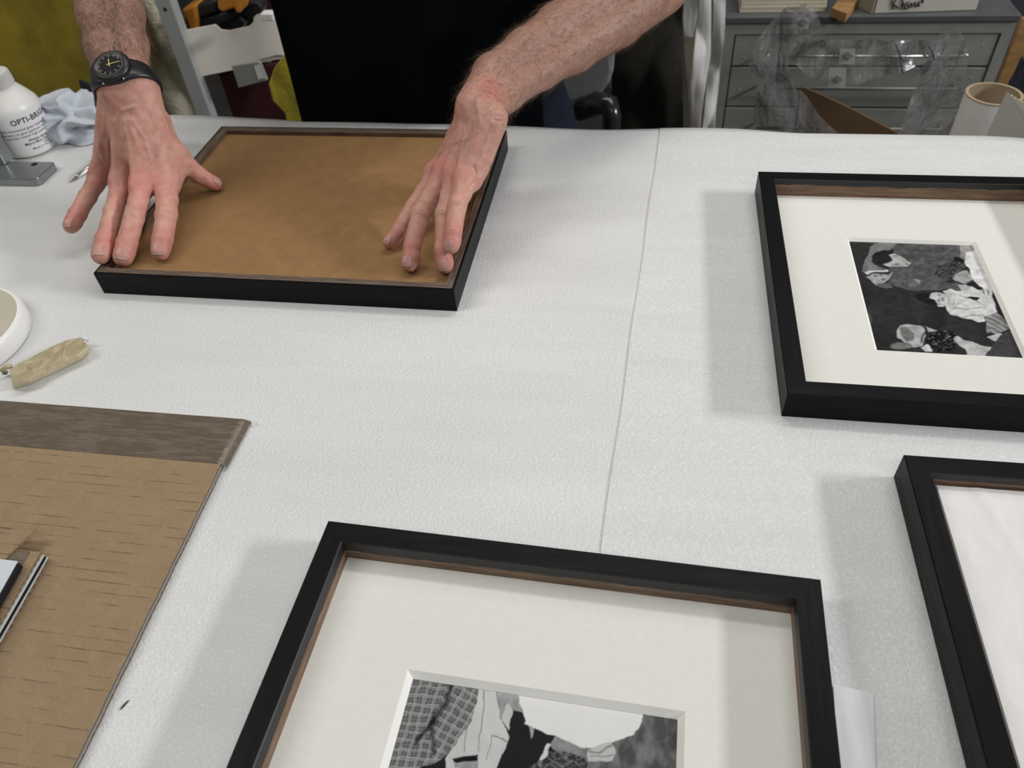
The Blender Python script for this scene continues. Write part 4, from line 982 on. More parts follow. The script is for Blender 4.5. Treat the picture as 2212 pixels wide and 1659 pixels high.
tag(drape('navy_cushion', M['navy'], [tuple(onY(x, y, 1.25)[[0, 2]]) for x, y in [(2212, 130), (2196, 165), (2184, 185), (2184, 205), (2202, 222), (2206, 300), (2180, 560), (2160, 1000)]], [tuple(onY(x, y, 1.25)[[0, 2]]) for x, y in [(2300, 130), (2300, 165), (2300, 190), (2300, 220), (2300, 260), (2298, 340), (2270, 600), (2230, 1030)]], 1.25, 0.01, 9, 20, 60, seed=50, solid=0.01), 'dark navy fabric bundle at the right edge above the torn sheets', 'fabric')
# ================================================================== PERSON
def capd(P, a, b, ra, rb, nrm=None, fl=1.0):
    ab = b-a; L2 = ab@ab+1e-12; q = P-a; t = np.clip(q@ab/L2, 0, 1); q = q-t[:, None]*ab
    if nrm is not None: q = q+(q@nrm)[:, None]*nrm*(1/fl-1)
    return np.sqrt((q*q).sum(1))-(ra+(rb-ra)*t)
def smin(a, b, k):
    h = np.clip(0.5+0.5*(b-a)/k, 0, 1); return b*(1-h)+a*h-k*h*(1-h)
def field(core, fingers, disp=None, kc=0.009, kf=0.002, kj=0.012):
    def f(P):
        d = None
        for c in core:
            e = capd(P, *c); d = e if d is None else smin(d, e, kc)
        out = d
        for fg in fingers:
            m = None
            for c in fg:
                e = capd(P, *c); m = e if m is None else smin(m, e, kf)
            out = np.minimum(out, smin(d, m, kj))
        if disp is not None: out = out-disp(P)
        return out
    return f
def evalc(f, P, n=200000):
    return np.concatenate([f(P[i:i+n]) for i in range(0, len(P), n)]) if len(P) else np.zeros(0)
def surfnet(f, lo, hi, vox, newton=2):
    """isosurface of f=0: coarse blocks first, then a surface net snapped to the field"""
    B = 8; lo = np.array(lo, float); n = (np.ceil((np.array(hi)-lo)/(vox*B)).astype(int))*B
    nb = n//B; ci = np.stack(np.meshgrid(*[np.arange(k) for k in nb], indexing='ij'), -1).reshape(-1, 3)
    dc = evalc(f, lo+(ci*B+(B-1)/2)*vox)
    D_ = np.repeat(np.repeat(np.repeat(dc.reshape(nb), B, 0), B, 1), B, 2).astype(np.float32)
    act = ci[np.abs(dc) < vox*B*1.25]
    loc = np.stack(np.meshgrid(*[np.arange(B)]*3, indexing='ij'), -1).reshape(-1, 3)
    for k in range(0, len(act), 300):
        I = (act[k:k+300, None, :]*B+loc).reshape(-1, 3)
        D_[I[:, 0], I[:, 1], I[:, 2]] = evalc(f, lo+I*vox)
    s = D_ < 0; c = np.zeros(tuple(n-1), np.uint8)
    for a in (0, 1):
        for b in (0, 1):
            for e in (0, 1): c += s[a:n[0]-1+a, b:n[1]-1+b, e:n[2]-1+e]
    I = np.argwhere((c > 0) & (c < 8)); vid = -np.ones(tuple(n-1), np.int32); vid[I[:, 0], I[:, 1], I[:, 2]] = np.arange(len(I))
    acc = np.zeros((len(I), 3)); cnt = np.zeros(len(I)); corners = [(a, b, e) for a in (0, 1) for b in (0, 1) for e in (0, 1)]
    val = {q: D_[I[:, 0]+q[0], I[:, 1]+q[1], I[:, 2]+q[2]].astype(float) for q in corners}
    for q in corners:
        for ax in range(3):
            if q[ax] == 0:
                r = list(q); r[ax] = 1; r = tuple(r); a, b = val[q], val[r]; m = (a < 0) != (b < 0)
                t = np.where(m, a/(a-b+1e-12), 0); p = np.tile(np.array(q, float), (len(I), 1)); p[:, ax] += t
                acc[m] += p[m]; cnt[m] += 1
    V = lo+(I+acc/np.maximum(cnt, 1)[:, None])*vox
    Fs = []
    for ax in range(3):
        u, w = (ax+1) % 3, (ax+2) % 3
        sl0 = [slice(None)]*3; sl1 = [slice(None)]*3; sl0[ax] = slice(0, -1); sl1[ax] = slice(1, None)
        E_ = np.argwhere(s[tuple(sl0)] != s[tuple(sl1)]); E_ = E_[(E_[:, u] > 0) & (E_[:, w] > 0) & (E_[:, u] < n[u]-1) & (E_[:, w] < n[w]-1)]
        def g(du, dw):
            Q = E_.copy(); Q[:, u] += du; Q[:, w] += dw; return vid[Q[:, 0], Q[:, 1], Q[:, 2]]
        q = np.stack([g(-1, -1), g(0, -1), g(0, 0), g(-1, 0)], 1); ins = s[E_[:, 0], E_[:, 1], E_[:, 2]]
        q[~ins] = q[~ins][:, ::-1]; Fs.append(q[(q >= 0).all(1)])
    for _ in range(newton):
        h = vox*0.4; d = evalc(f, V); G = np.stack([evalc(f, V+np.eye(3)[k]*h)-d for k in range(3)], 1)/h
        V = V-np.clip(d, -vox, vox)[:, None]*G/np.maximum((G*G).sum(1), 0.3)[:, None]
    return V, np.concatenate(Fs)
def unit(v): return np.array(v, float)/np.linalg.norm(v)
def P3(L): return [np.array(at(*p)) if len(p) == 3 else np.array(dep(p[0], p[1], p[3])) for p in L]

# ---- arm on the left of the picture (the person's right), joints measured on the photograph with their heights
W1 = (268, 188, .148)
idx1 = P3([(358, 398, .058), (360, 464, .047), (351, 518, .037), (346, 544, .0305)])
mid1 = P3([(306, 400, .064), (290, 472, .051), (275, 526, .038), (266, 555, .0315)])
rin1 = P3([(262, 390, .062), (245, 458, .050), (228, 518, .040), (218, 551, .0365)])
pin1 = P3([(217, 374, .056), (190, 424, .045), (167, 464, .036), (154, 487, .032)])
thu1 = P3([(324, 262, .104), (375, 333, .075), (427, 377, .045), (464, 398, .0290)])
w1, t1, e1 = P3([W1, (231, 0, 0, .850), (195, -190, 0, .90)])
# ---- arm on the right of the picture
idx2 = P3([(939, 374, .066), (892, 447, .048), (860, 500, .035), (843, 523, .0290)])
mid2 = P3([(960, 368, .080), (908, 463, .058), (891, 530, .041), (885, 569, .0300)])
rin2 = P3([(982, 376, .082), (960, 463, .062), (956, 540, .042), (961, 574, .0300)])
pin2 = P3([(1004, 388, .084), (988, 445, .074), (979, 503, .062), (975, 530, .054)])
thu2 = P3([(1010, 300, .085), (1012, 372, .052), (990, 420, .036), (968, 445, .030)])
w2, f2a, f2b, f2c, f2d, e2 = P3([(1031, 235, 0, .772), (1088, 170, 0, .805), (1168, 112, 0, .838), (1245, 62, 0, .872), (1340, 0, 0, .905), (1440, -66, 0, .94)])
sh1 = np.array([-0.515, 1.10, 1.36]); sh2 = np.array([-0.145, 1.10, 1.36])

def hand(w, fing, rad, thumb, trad, nrm, wl, offs):
    """metacarpals and palm as core, fingers as separate chains. wl = lateral unit vector at the wrist pointing from little finger to thumb side"""
    core = []; n = nrm
    for k, ch in enumerate(fing):
        s = w+wl*offs[k]*1.0-n*0.002
        core.append((s, ch[0], 0.0150, rad[k][0]-0.0006))
        core.append((s-n*0.008, ch[0]-n*0.010+(s-ch[0])*0.05, 0.0145, rad[k][0]-0.0005))
    core.append((w+wl*0.004-n*0.006, thumb[0]-n*0.006, 0.0150, 0.0135))
    core.append((thumb[0]-n*0.004, thumb[1]-n*0.002, 0.0140, 0.0112))
    core.append((thumb[0]-n*0.010, (fing[0][0]*0.6+thumb[1]*0.4)-n*0.010, 0.014, 0.0095))       # web of the thumb
    core.append((w-wl*0.010-n*0.010, fing[3][0]*0.75+w*0.25-n*0.014+wl*0.002, 0.0125, 0.0095))              # heel of the hand
    fgs = []
    for ch, r in zip(fing, rad):
        c = [(ch[0]-n*0.001, ch[1], r[0], r[1]), (ch[1], ch[2], r[1], r[2]), (ch[2], ch[3], r[2], r[3])]
        m = (ch[0]+ch[1])/2-n*0.0015; c.append((m, m+(ch[1]-ch[0])*0.05, (r[0]+r[1])/2, (r[0]+r[1])/2))
        c.append((ch[1]+n*0.0005, ch[1]+n*0.0005, r[1]*1.0, r[1]*1.0))
        p = (ch[2]+ch[3]*2)/3-n*0.0008; c.append((p, p+(ch[3]-ch[2])*0.05, r[3]*1.02, r[3]*1.0))
        fgs.append(c)
    fgs.append([(thumb[1], thumb[2], trad[0], trad[1]), (thumb[2], thumb[3], trad[1], trad[2])])
    return core, fgs
n1 = unit(np.cross(idx1[0]-pin1[0], mid1[0]-w1));  n1 = n1 if n1@(CAM-w1) > 0 else -n1
n2 = unit(np.cross(idx2[0]-pin2[0], mid2[0]-w2));  n2 = n2 if n2@(CAM-w2) > 0 else -n2
ax1 = unit(t1-w1); nf1 = unit((CAM-w1)/np.linalg.norm(CAM-w1)+np.array([0, 0, 0.35])); nf1 = unit(nf1-ax1*(nf1@ax1)); lf1 = unit(np.cross(nf1, ax1)); lf1 = lf1 if lf1[0] > 0 else -lf1
ax2 = unit(f2b-w2); nf2 = unit(CAM-f2b); nf2 = unit(nf2-ax2*(nf2@ax2)); lf2 = unit(np.cross(nf2, ax2)); lf2 = lf2 if lf2[2] > 0 else -lf2
wl1 = unit(idx1[0]-pin1[0]); wl2 = unit(idx2[0]-pin2[0])
wl1 = unit(wl1*0.5+lf1*0.5)
h2 = unit(mid2[0]-w2); lw2 = unit(wl2-h2*(wl2@h2))
core1, fg1 = hand(w1-n1*0.004, [idx1, mid1, rin1, pin1], [(.0115, .0110, .0104, .0092), (.0108, .0100, .0108, .0102), (.0104, .0094, .0100, .0096), (.0100, .0092, .0094, .0088)], thu1, (.0118, .0098, .0080), n1, wl1, (0.012, 0.004, -0.006, -0.016))
core2, fg2 = hand(w2-n2*0.004, [idx2, mid2, rin2, pin2], [(.0088, .0078, .0078, .0076), (.0102, .0093, .0085, .0088), (.0100, .0090, .0082, .0084), (.0098, .0091, .0083, .0080)], thu2, (.011, .0095, .0085), n2, unit(lw2), (0.0180, 0.007, -0.004, -0.0140))
for s_ in (1, -1):
    core1.append((w1+lf1*0.0105*s_-nf1*0.006, w1+(t1-w1)*0.55+lf1*0.0130*s_-nf1*0.012, 0.0165, 0.0185))
    core1.append((w1+(t1-w1)*0.55+lf1*0.0130*s_-nf1*0.012, t1+lf1*0.015*s_-nf1*0.02, 0.0185, 0.0190))
    core1.append((t1+lf1*0.015*s_-nf1*0.02, e1+lf1*0.014*s_-nf1*0.02, 0.0190, 0.028))
    core2.append((w2+lf2*(0.0065 if s_ > 0 else -0.0105)-nf2*0.006, f2a+lf2*0.0125*s_-nf2*0.010, 0.0165, 0.0180))
    core2.append((f2a+lf2*0.0125*s_-nf2*0.010, f2b+lf2*0.013*s_-nf2*0.016, 0.0180, 0.0210))
    core2.append((f2b+lf2*0.013*s_-nf2*0.016, f2c+lf2*0.014*s_-nf2*0.02, 0.0210, 0.0260))
    core2.append((f2c+lf2*0.014*s_-nf2*0.02, f2d+lf2*0.014*s_-nf2*0.02, 0.0260, 0.031))
    core2.append((f2d+lf2*0.014*s_-nf2*0.02, e2+lf2*0.01*s_-nf2*0.02, 0.031, 0.036))
# ulnar head bump on the wrist and the fleshy fold on the outer side of the far hand
u2 = np.array(dep(1070, 205, 0.785)); core2.append((u2-nf2*0.012, u2-nf2*0.012, 0.012, 0.012))
bp = np.array(at(1024, 380, 0.069)); core2.append((bp, bp+(w2-bp)*0.35-n2*0.006, 0.0070, 0.0125))
def hit(Fd, px, py):
    r = ray(px, py); r = r/np.linalg.norm(r); p = CAM+r*0.62
    for _ in range(60): p = p+r*min(0.02, max(-0.004, Fd(p[None])[0]))
    return p
def gauss_seg(P, A, n, w):
    """squared-falloff weight around polyline A seen along n"""
    d = np.full(len(P), 1e9)
    for a, b in zip(A[:-1], A[1:]):
        ab = b-a; q = P-a
        if n is not None: ab = ab-n*(ab@n); q = q-(q@n)[:, None]*n
        t = np.clip(q@ab/(ab@ab+1e-12), 0, 1); q = q-t[:, None]*ab
        d = np.minimum(d, (q*q).sum(1))
    return np.exp(-d/(w*w))
def make_disp(fing, thumb, w, n, veins, creases, folds):
    fl = fing+[thumb[1:]]
    def disp(P):
        o = np.zeros(len(P))
        side = lambda c: np.clip(((P-c)@n)/0.006+0.2, 0, 1)
        for k, ch in enumerate(fing):
            o += 0.0017*np.exp(-((P-ch[0]-n*0.008)**2).sum(1)/0.0090**2)                  # knuckle
            o += 0.0010*gauss_seg(P, [w+(ch[0]-w)*0.35, ch[0]], n, 0.0028)*side(w*0.5+ch[0]*0.5)  # tendon
        for k, ch in enumerate(fl):
            for j, (am, wd) in ((1, (0.00042, 0.0055)), (2, (0.00028, 0.0035))):
                if j >= len(ch)-0: continue
                c = ch[j]; a = unit(ch[min(j+1, len(ch)-1)]-ch[j-1]); s = (P-c)@a
                r2 = ((P-c)**2).sum(1); m = np.exp(-(s/wd)**2)*(r2 < 0.02**2)*side(c)
                o += am*np.cos(2*PI*s/0.0030+0.8*np.sin(((P-c)@np.cross(a, n))/0.003))*m
        for A, am, wd, c in veins: o += am*gauss_seg(P, A, None, wd)
        for A, am, wd in creases: o -= am*gauss_seg(P, A, None, wd)
        o += 0.00035*np.sin(P[:, 0]*310+2*np.sin(P[:, 2]*170))*np.sin(P[:, 1]*270+1.3*np.sin(P[:, 0]*200))*np.sin(P[:, 2]*240)
        return o
    return disp
mc1 = (w1+mid1[0])/2; mc2 = (w2+mid2[0])/2
F1b = field(core1, fg1); F2b = field(core2, fg2)
V1 = [[(240, 215), (246, 262), (232, 308), (236, 350)], [(292, 212), (284, 258), (312, 298), (326, 350)], [(284, 258), (268, 300), (278, 352)], [(322, 232), (346, 285), (340, 335)], [(246, 262), (262, 240), (292, 230)], [(210, 260), (214, 310), (222, 345)]]
V2 = [[(1035, 258), (1008, 300), (990, 342), (992, 362)], [(1008, 300), (978, 312), (966, 348)], [(1068, 262), (1042, 318), (1026, 365)], [(1050, 180), (1030, 215), (1035, 258)]]
veins1 = [([hit(F1b, *q) for q in v], 0.0010, 0.0021, mc1) for v in V1]
veins2 = [([hit(F2b, *q) for q in v], 0.0009, 0.0021, mc2) for v in V2]
cr2 = [([hit(F2b, *q) for q in v], am, wd) for v, am, wd in (([(1072, 250), (1088, 251), (1099, 247)], 0.0020, 0.0011), ([(1066, 259), (1085, 262), (1098, 257)], 0.0016, 0.0010), ([(1010, 408), (1026, 392), (1030, 376), (1024, 362)], 0.0014, 0.0013), ([(1084, 238), (1098, 236)], 0.0012, 0.0009))]
dsp1 = make_disp([idx1, mid1, rin1, pin1], thu1, w1, n1, veins1, [], []); F1 = field(core1, fg1, dsp1)
dsp2 = make_disp([idx2, mid2, rin2, pin2], thu2, w2, n2, veins2, cr2, []); F2 = field(core2, fg2, dsp2)
def bounds(core, fgs, pad=0.012):
    A = np.array([p for c in core+[x for f in fgs for x in f] for p in (c[0], c[1])]); R_ = max(c[2] for c in core)
    return A.min(0)-R_-pad, A.max(0)+R_+pad
VOX = 0.00125
def relax(V, Fc, c, r, n):
    """even out the skin around a joint"""
    E_ = np.concatenate([Fc[:, [0, 1]], Fc[:, [1, 2]], Fc[:, [2, 3]], Fc[:, [3, 0]]]); E_ = np.concatenate([E_, E_[:, ::-1]])
    w_ = np.clip(1.6-1.6*np.sqrt(((V-c)**2).sum(1))/r, 0, 1)
    keep = w_[E_[:, 0]] > 0; E_ = E_[keep]; dg = np.maximum(np.bincount(E_[:, 0], minlength=len(V)), 1)[:, None]
    V = V.copy()
    for _ in range(n):
        S_ = np.stack([np.bincount(E_[:, 0], V[E_[:, 1], k], minlength=len(V)) for k in range(3)], 1)/dg
        V = V+(S_-V)*w_[:, None]*0.6
    return V
def puff(V, Fc, dsp):
    """add the fine relief along the normals"""
    fn = np.cross(V[Fc[:, 2]]-V[Fc[:, 0]], V[Fc[:, 3]]-V[Fc[:, 1]])
    N = np.stack([sum(np.bincount(Fc[:, c], fn[:, k], minlength=len(V)) for c in range(4)) for k in range(3)], 1)
    return V+N/(np.linalg.norm(N, axis=1)[:, None]+1e-12)*dsp(V)[:, None]
A1V, A1F = surfnet(F1b, *bounds(core1, fg1), VOX)
A2V, A2F = surfnet(F2b, *bounds(core2, fg2), VOX)
A1V = relax(A1V, A1F, w1, 0.045, 25)
A1V = relax(A1V, A1F, w1+(mid1[0]-w1)*0.55, 0.058, 70)
A2V = relax(A2V, A2F, w2+(f2a-w2)*0.1, 0.075, 110)
A2V = relax(A2V, A2F, w2+(mid2[0]-w2)*0.6, 0.045, 30)
A1V = puff(A1V, A1F, dsp1); A2V = puff(A2V, A2F, dsp2)
# ---- the rest of the body, coarser (under the clothes or above the picture)
nk = np.array([-0.33, 1.09, 1.44]); hdc = np.array([-0.335, 1.03, 1.60])
yax = np.array([0, 1., 0])
bcore = [(np.array([-0.40, 1.12, 0.98]), np.array([-0.24, 1.12, 0.98]), 0.10, 0.10, yax, 0.9), (np.array([-0.40, 1.12, 1.0]), np.array([-0.41, 1.11, 1.32]), 0.10, 0.11, yax, 0.9), (np.array([-0.26, 1.12, 1.0]), np.array([-0.25, 1.11, 1.32]), 0.10, 0.11, yax, 0.9),
         (sh1, sh2, 0.062, 0.062), (nk-[0, 0, 0.06], nk+[0, -0.02, 0.07], 0.058, 0.055),
         (sh1, e1-nf1*0.02, 0.056, 0.043), (sh2, e2-nf2*0.02, 0.056, 0.045), (e1-nf1*0.02, e1-nf1*0.02, 0.043, 0.043)]
for s_ in (-1, 1):
    bcore += [(np.array([-0.33+0.09*s_, 1.12, 0.95]), np.array([-0.33+0.10*s_, 1.13, 0.50]), 0.085, 0.058), (np.array([-0.33+0.10*s_, 1.13, 0.50]), np.array([-0.33+0.10*s_, 1.16, 0.10]), 0.056, 0.040), (np.array([-0.33+0.10*s_, 1.17, 0.06]), np.array([-0.33+0.11*s_, 1.03, 0.045]), 0.038, 0.030)]
# head with brow, nose, chin, ears
hf = []
hd = [(hdc+[0, 0.02, 0.03], hdc+[0, -0.01, 0.02], 0.083, 0.078), (hdc+[0, -0.035, -0.055], hdc+[0, -0.045, -0.065], 0.048, 0.040), (hdc+[0, -0.085, 0.005], hdc+[0, -0.102, -0.022], 0.010, 0.013),
      (hdc+[-0.028, -0.072, 0.020], hdc+[0.028, -0.072, 0.020], 0.014, 0.014), (hdc+[-0.020, -0.080, -0.052], hdc+[0.020, -0.080, -0.052], 0.008, 0.008)]
hd += [(hdc+[0.080*s, 0.01, -0.015], hdc+[0.086*s, 0.015, 0.015], 0.010, 0.013) for s in (-1, 1)]
FB = field(bcore+hd, [], None, 0.03)
BV, BF = surfnet(FB, *bounds(bcore+hd, [], 0.03), 0.008, 1)

# skin pigment per vertex: warm base, redder knuckles and fingertips, paler finger joints, blue-grey veins
def skin_col(V, base, fing, thumb, w, veins, n, reds, fore):
    C = np.tile(np.array(base), (len(V), 1))
    def mixc(wt, c): nonlocal C; C = C*(1-wt[:, None])+np.array(c)*wt[:, None]
    g = lambda c, r: np.exp(-((V-c)**2).sum(1)/(r*r))
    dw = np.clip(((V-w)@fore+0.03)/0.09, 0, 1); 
    nz = np.array([mn.noise(Vector(v*90)) for v in V[::1].tolist()]) if False else (np.sin(V[:, 0]*260+3*np.sin(V[:, 2]*140))*np.sin(V[:, 1]*230+2*np.sin(V[:, 0]*120))+0.6*np.sin(V[:, 2]*420+2*np.sin(V[:, 1]*300)))
    mixc(np.clip(nz, 0, 1)*0.30, (0.60, 0.34, 0.26)); mixc(np.clip(-nz, 0, 1)*0.30, (0.42, 0.17, 0.13))
    n3 = np.array([mn.noise(Vector(v)) for v in (V*210).tolist()]); n4 = np.array([mn.noise(Vector(v)) for v in (V*75+9).tolist()])
    mixc(np.clip(n3*1.6, 0, 1)*0.35, (0.56, 0.22, 0.17)); mixc(np.clip(-n3*1.6, 0, 1)*0.35, (0.62, 0.40, 0.31)); mixc(np.clip(n4*1.8, 0, 1)*0.30, (0.48, 0.17, 0.135))
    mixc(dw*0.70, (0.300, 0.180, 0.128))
    for ch in fing:
        mixc(g(ch[0]+n*0.006, 0.014)*0.55, (0.52, 0.185, 0.16))
        mixc(g(ch[1]+n*0.006, 0.008)*0.45, (0.62, 0.38, 0.27))
        mixc(g((ch[2]+ch[3])/2, 0.015)*0.65, (0.50, 0.165, 0.14))
    ch = thumb; mixc(g(ch[3], 0.02)*0.6, (0.50, 0.18, 0.145))
    for c, r, k in reds: mixc(g(c, r)*k, (0.55, 0.17, 0.145))
    for A, am, wd, c in veins: mixc(gauss_seg(V, A, None, wd*0.9)*0.25, (0.30, 0.20, 0.20))
    return C
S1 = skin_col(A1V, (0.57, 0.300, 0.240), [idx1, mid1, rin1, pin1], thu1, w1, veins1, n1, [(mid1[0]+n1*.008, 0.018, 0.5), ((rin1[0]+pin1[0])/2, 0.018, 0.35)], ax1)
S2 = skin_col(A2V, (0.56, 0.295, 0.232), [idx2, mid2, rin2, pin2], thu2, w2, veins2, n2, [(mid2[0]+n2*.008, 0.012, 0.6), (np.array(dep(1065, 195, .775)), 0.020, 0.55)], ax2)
SB = np.tile(np.array((0.46, 0.25, 0.18)), (len(BV), 1))
person = thing('person', 'person in black shirt and apron and navy jeans, pressing both hands on the face-down frame', 'person', (-0.33, 1.12, 0))
n1v, n2v = len(A1V), len(A2V)
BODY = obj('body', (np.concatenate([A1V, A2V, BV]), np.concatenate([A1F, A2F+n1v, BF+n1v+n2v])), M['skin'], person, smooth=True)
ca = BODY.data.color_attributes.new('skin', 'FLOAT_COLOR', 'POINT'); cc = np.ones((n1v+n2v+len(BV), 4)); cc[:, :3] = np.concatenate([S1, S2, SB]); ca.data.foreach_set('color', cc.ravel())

# fingernails laid on the finger surface
def nail(Fd, a, b, side_dir, n, wid, ln, back, tipr):
    ax = unit(b-a); nn = unit(n+side_dir); nn = unit(nn-ax*(nn@ax)); sd = np.cross(ax, nn)
    nu, nv = 15, 15; V = []
    for j in range(nv):
        v = j/(nv-1)
        for i in range(nu):
            u = 2*i/(nu-1)-1
            hw = wid*(1-0.10*(1-v)**2)*math.sqrt(max(0, 1-max(0, (0.30-v)/0.30)**2.2*0.96))
            fr = 1-0.10*u*u*(v > 0.5)
            V.append(b+ax*(tipr-back-ln+v*ln*fr)+sd*u*hw+nn*0.016)
    V = np.array(V); 
    for _ in range(14): V = V-nn*np.clip(Fd(V), -0.002, 0.01)[:, None]
    V = V+nn*0.00035
    idx = np.arange(nu*nv).reshape(nv, nu); Fc = np.stack([idx[:-1, :-1], idx[:-1, 1:], idx[1:, 1:], idx[1:, :-1]], -1).reshape(-1, 4)
    MI = [1 if k//(nu-1) >= nv-3 else 0 for k in range(len(Fc))]
    o = obj('fingernail', (V, Fc, MI), [M['nail'], M['nailtip']], person, smooth=True); fix_normals(o)
    md = o.modifiers.new('solid', 'SOLIDIFY'); md.thickness = 0.0005; md.offset = 0
    return o
LFT = -RX
for ch, wd, ln, k in ((idx1, .0062, .0125, .35), (mid1, .0066, .0125, .30), (rin1, .0062, .0125, .40), (pin1, .0050, .0100, .55)):
    nail(F1, ch[2], ch[3], LFT*k, unit(CAM-ch[3]), wd, ln, 0.0028, 0.010)
nail(F1, thu1[2], thu1[3], UP*0.9, unit(CAM-thu1[3]), .0055, .012, 0.002, 0.0075)
for ch, wd, ln, k in ((idx2, .0045, .0105, .75), (mid2, .0056, .0115, .45), (rin2, .0050, .0110, .25), (pin2, .0042, .0088, .15)):
    nail(F2, ch[2], ch[3], LFT*k, unit(CAM-ch[3]), wd, ln, 0.0022, 0.0082)

# hair on the forearms: thin tapering curved strands
def hair(V, Fc, ok, axis, nst, seedv, Lr=(0.009, 0.024)):
    r = np.random.default_rng(seedv); T = V[Fc[:, :3]]; N = np.cross(T[:, 1]-T[:, 0], T[:, 2]-T[:, 0]); N /= np.linalg.norm(N, axis=1)[:, None]+1e-12
    C = V[Fc].mean(1); p = ok(C); p = p/p.sum(); pick = r.choice(len(Fc), nst, p=p)
    VV, FF = [], []
    for i in pick:
        c = C[i]+(r.random(3)-0.5)*0.001; n = N[i]
        d = -axis+0.75*(r.random(3)-0.5)*1.6; d = d-n*(d@n); d = d/np.linalg.norm(d); L = r.uniform(*Lr); cv = r.uniform(-0.9, 0.9); sd = np.cross(n, d)
        k0 = len(VV); ns = 4; rad = r.uniform(0.00004, 0.00010)
        for s in range(ns+1):
            t = s/ns; q = c+d*L*t+n*(L*0.30*t*(1-0.45*t))+sd*cv*L*t*t
            rr = rad*(1-0.8*t)
            for m in range(3):
                a = 2*PI*m/3; VV.append(q+rr*(n*math.cos(a)+sd*math.sin(a)))
        for s in range(ns):
            for m in range(3): a_, b_ = k0+s*3+m, k0+s*3+(m+1) % 3; FF.append((a_, b_, b_+3, a_+3))
    return VV, FF
def ok1(C):
    s = (C-w1)@ax1; vis = np.clip((C-w1-ax1*s[:, None])@nf1/0.02+1.0, 0.05, 1)
    return (np.clip((s-0.012)/0.03, 0, 1)+0.16*(s > -0.065)*(C[:, 0] < w1[0]-0.005))*vis*(s < 0.17)
def ok2(C):
    s = (C-w2)@ax2; return np.clip((s+0.015)/0.05, 0, 1)*(s < 0.33)+0.10*(s > -0.045)
h1 = hair(A1V, A1F, ok1, ax1, 3200, 3); h2_ = hair(A2V, A2F, ok2, ax2, 7500, 4)
for hh in (h1, h2_):
    o = obj('arm_hair', hh, M['hair'], person); o['kind'] = 'stuff'

# ---- clothes
def cloth_disp(seed, amp, fx, fz):
    def f(P):
        return amp*(np.sin(P[:, 0]*fx+seed+1.6*np.sin(P[:, 2]*fz))*0.6+np.sin(P[:, 0]*fx*2.1+P[:, 2]*fz*1.3+seed*2)*0.4)
    return f
Lx = lambda x, y, z: np.array([x, y, z], float)
shirt_core = [(Lx(-0.402, 1.125, 0.99), Lx(-0.402, 1.11, 1.30), 0.128, 0.128, yax, 0.95), (Lx(-0.235, 1.125, 0.99), Lx(-0.235, 1.11, 1.30), 0.128, 0.128, yax, 0.95), (sh1+[0.01, 0, 0], sh2-[0.01, 0, 0], 0.075, 0.075),
              (sh1, sh1+(e1-sh1)*0.60, 0.070, 0.068), (sh2, sh2+(e2-sh2)*0.60, 0.070, 0.070)]
FS = field(shirt_core, [], cloth_disp(1.0, 0.0045, 38, 9), 0.03)
def clipped(F_, zmin):
    return lambda P: np.maximum(F_(P), zmin-P[:, 2])
SV, SF = surfnet(clipped(FS, 0.915), *bounds(shirt_core, [], 0.03), 0.006, 0)
obj('shirt', (SV, SF), M['shirt'], person, smooth=True)
jc = [(Lx(-0.405, 1.125, 0.95), Lx(-0.23, 1.125, 0.95), 0.122, 0.122, yax, 0.92), (Lx(-0.405, 1.125, 0.80), Lx(-0.23, 1.125, 0.80), 0.118, 0.118, yax, 0.92)]
for s_ in (-1, 1): jc += [(Lx(-0.33+0.10*s_, 1.12, 0.80), Lx(-0.33+0.11*s_, 1.13, 0.48), 0.105, 0.078), (Lx(-0.33+0.11*s_, 1.13, 0.48), Lx(-0.33+0.11*s_, 1.16, 0.10), 0.076, 0.060)]
FJ = field(jc, [], cloth_disp(4.0, 0.004, 50, 14), 0.025)
JV, JF = surfnet(clipped(lambda P: np.maximum(FJ(P), P[:, 2]-1.0), 0.07), *bounds(jc, [], 0.03), 0.006, 0)
obj('jeans', (JV, JF), M['jeans'], person, smooth=True)
def apr(u, v):
    x = -0.533+u*0.385; z = 0.40+v*0.92; a = (x+0.32)/0.225
    y = 1.122-0.134*max(0.0, 1-abs(a)**2.6)**0.5-0.006+0.0035*math.sin(x*60+3*math.sin(z*5))+0.003*math.sin(x*23+z*7)
    dd = x-(-0.395+(z-1.0)*-0.35)            # overlap seam running down the front
    y -= 0.004/(1+math.exp(-dd/0.002))
    return (x, y, z)
obj('apron', grid(110, 90, apr), M['apron'], person, smooth=True, solid=0.0025)
for s_ in (-1, 1):
    sc = [(Lx(-0.33+0.11*s_, 1.18, 0.055), Lx(-0.33+0.12*s_, 1.00, 0.045), 0.050, 0.042)]
    V_, F_ = surfnet(clipped(field(sc, [], None), 0.004), *bounds(sc, [], 0.02), 0.006, 0); obj('shoe', (V_, F_), M['blackpl'], person, smooth=True)
hv, hf_ = surfnet(lambda P: np.maximum(capd(P, hdc+[0, 0.03, 0.035], hdc+[0, 0.0, 0.035], 0.092, 0.086), -(P[:, 2]-hdc[2]+0.015+(P[:, 1]-hdc[1])*0.9)), hdc-0.16, hdc+0.16, 0.006, 0)
obj('hair', (hv, hf_), M['headhair'], person, smooth=True)
for s_ in (-1, 1):
    obj('eye', lathe([(0, -0.011), (0.006, -0.009), (0.011, 0), (0.006, 0.009), (0, 0.011)], hdc+[0.030*s_, -0.076, 0.004], 16, (0, 1, 0)), M['core'], person, smooth=True)

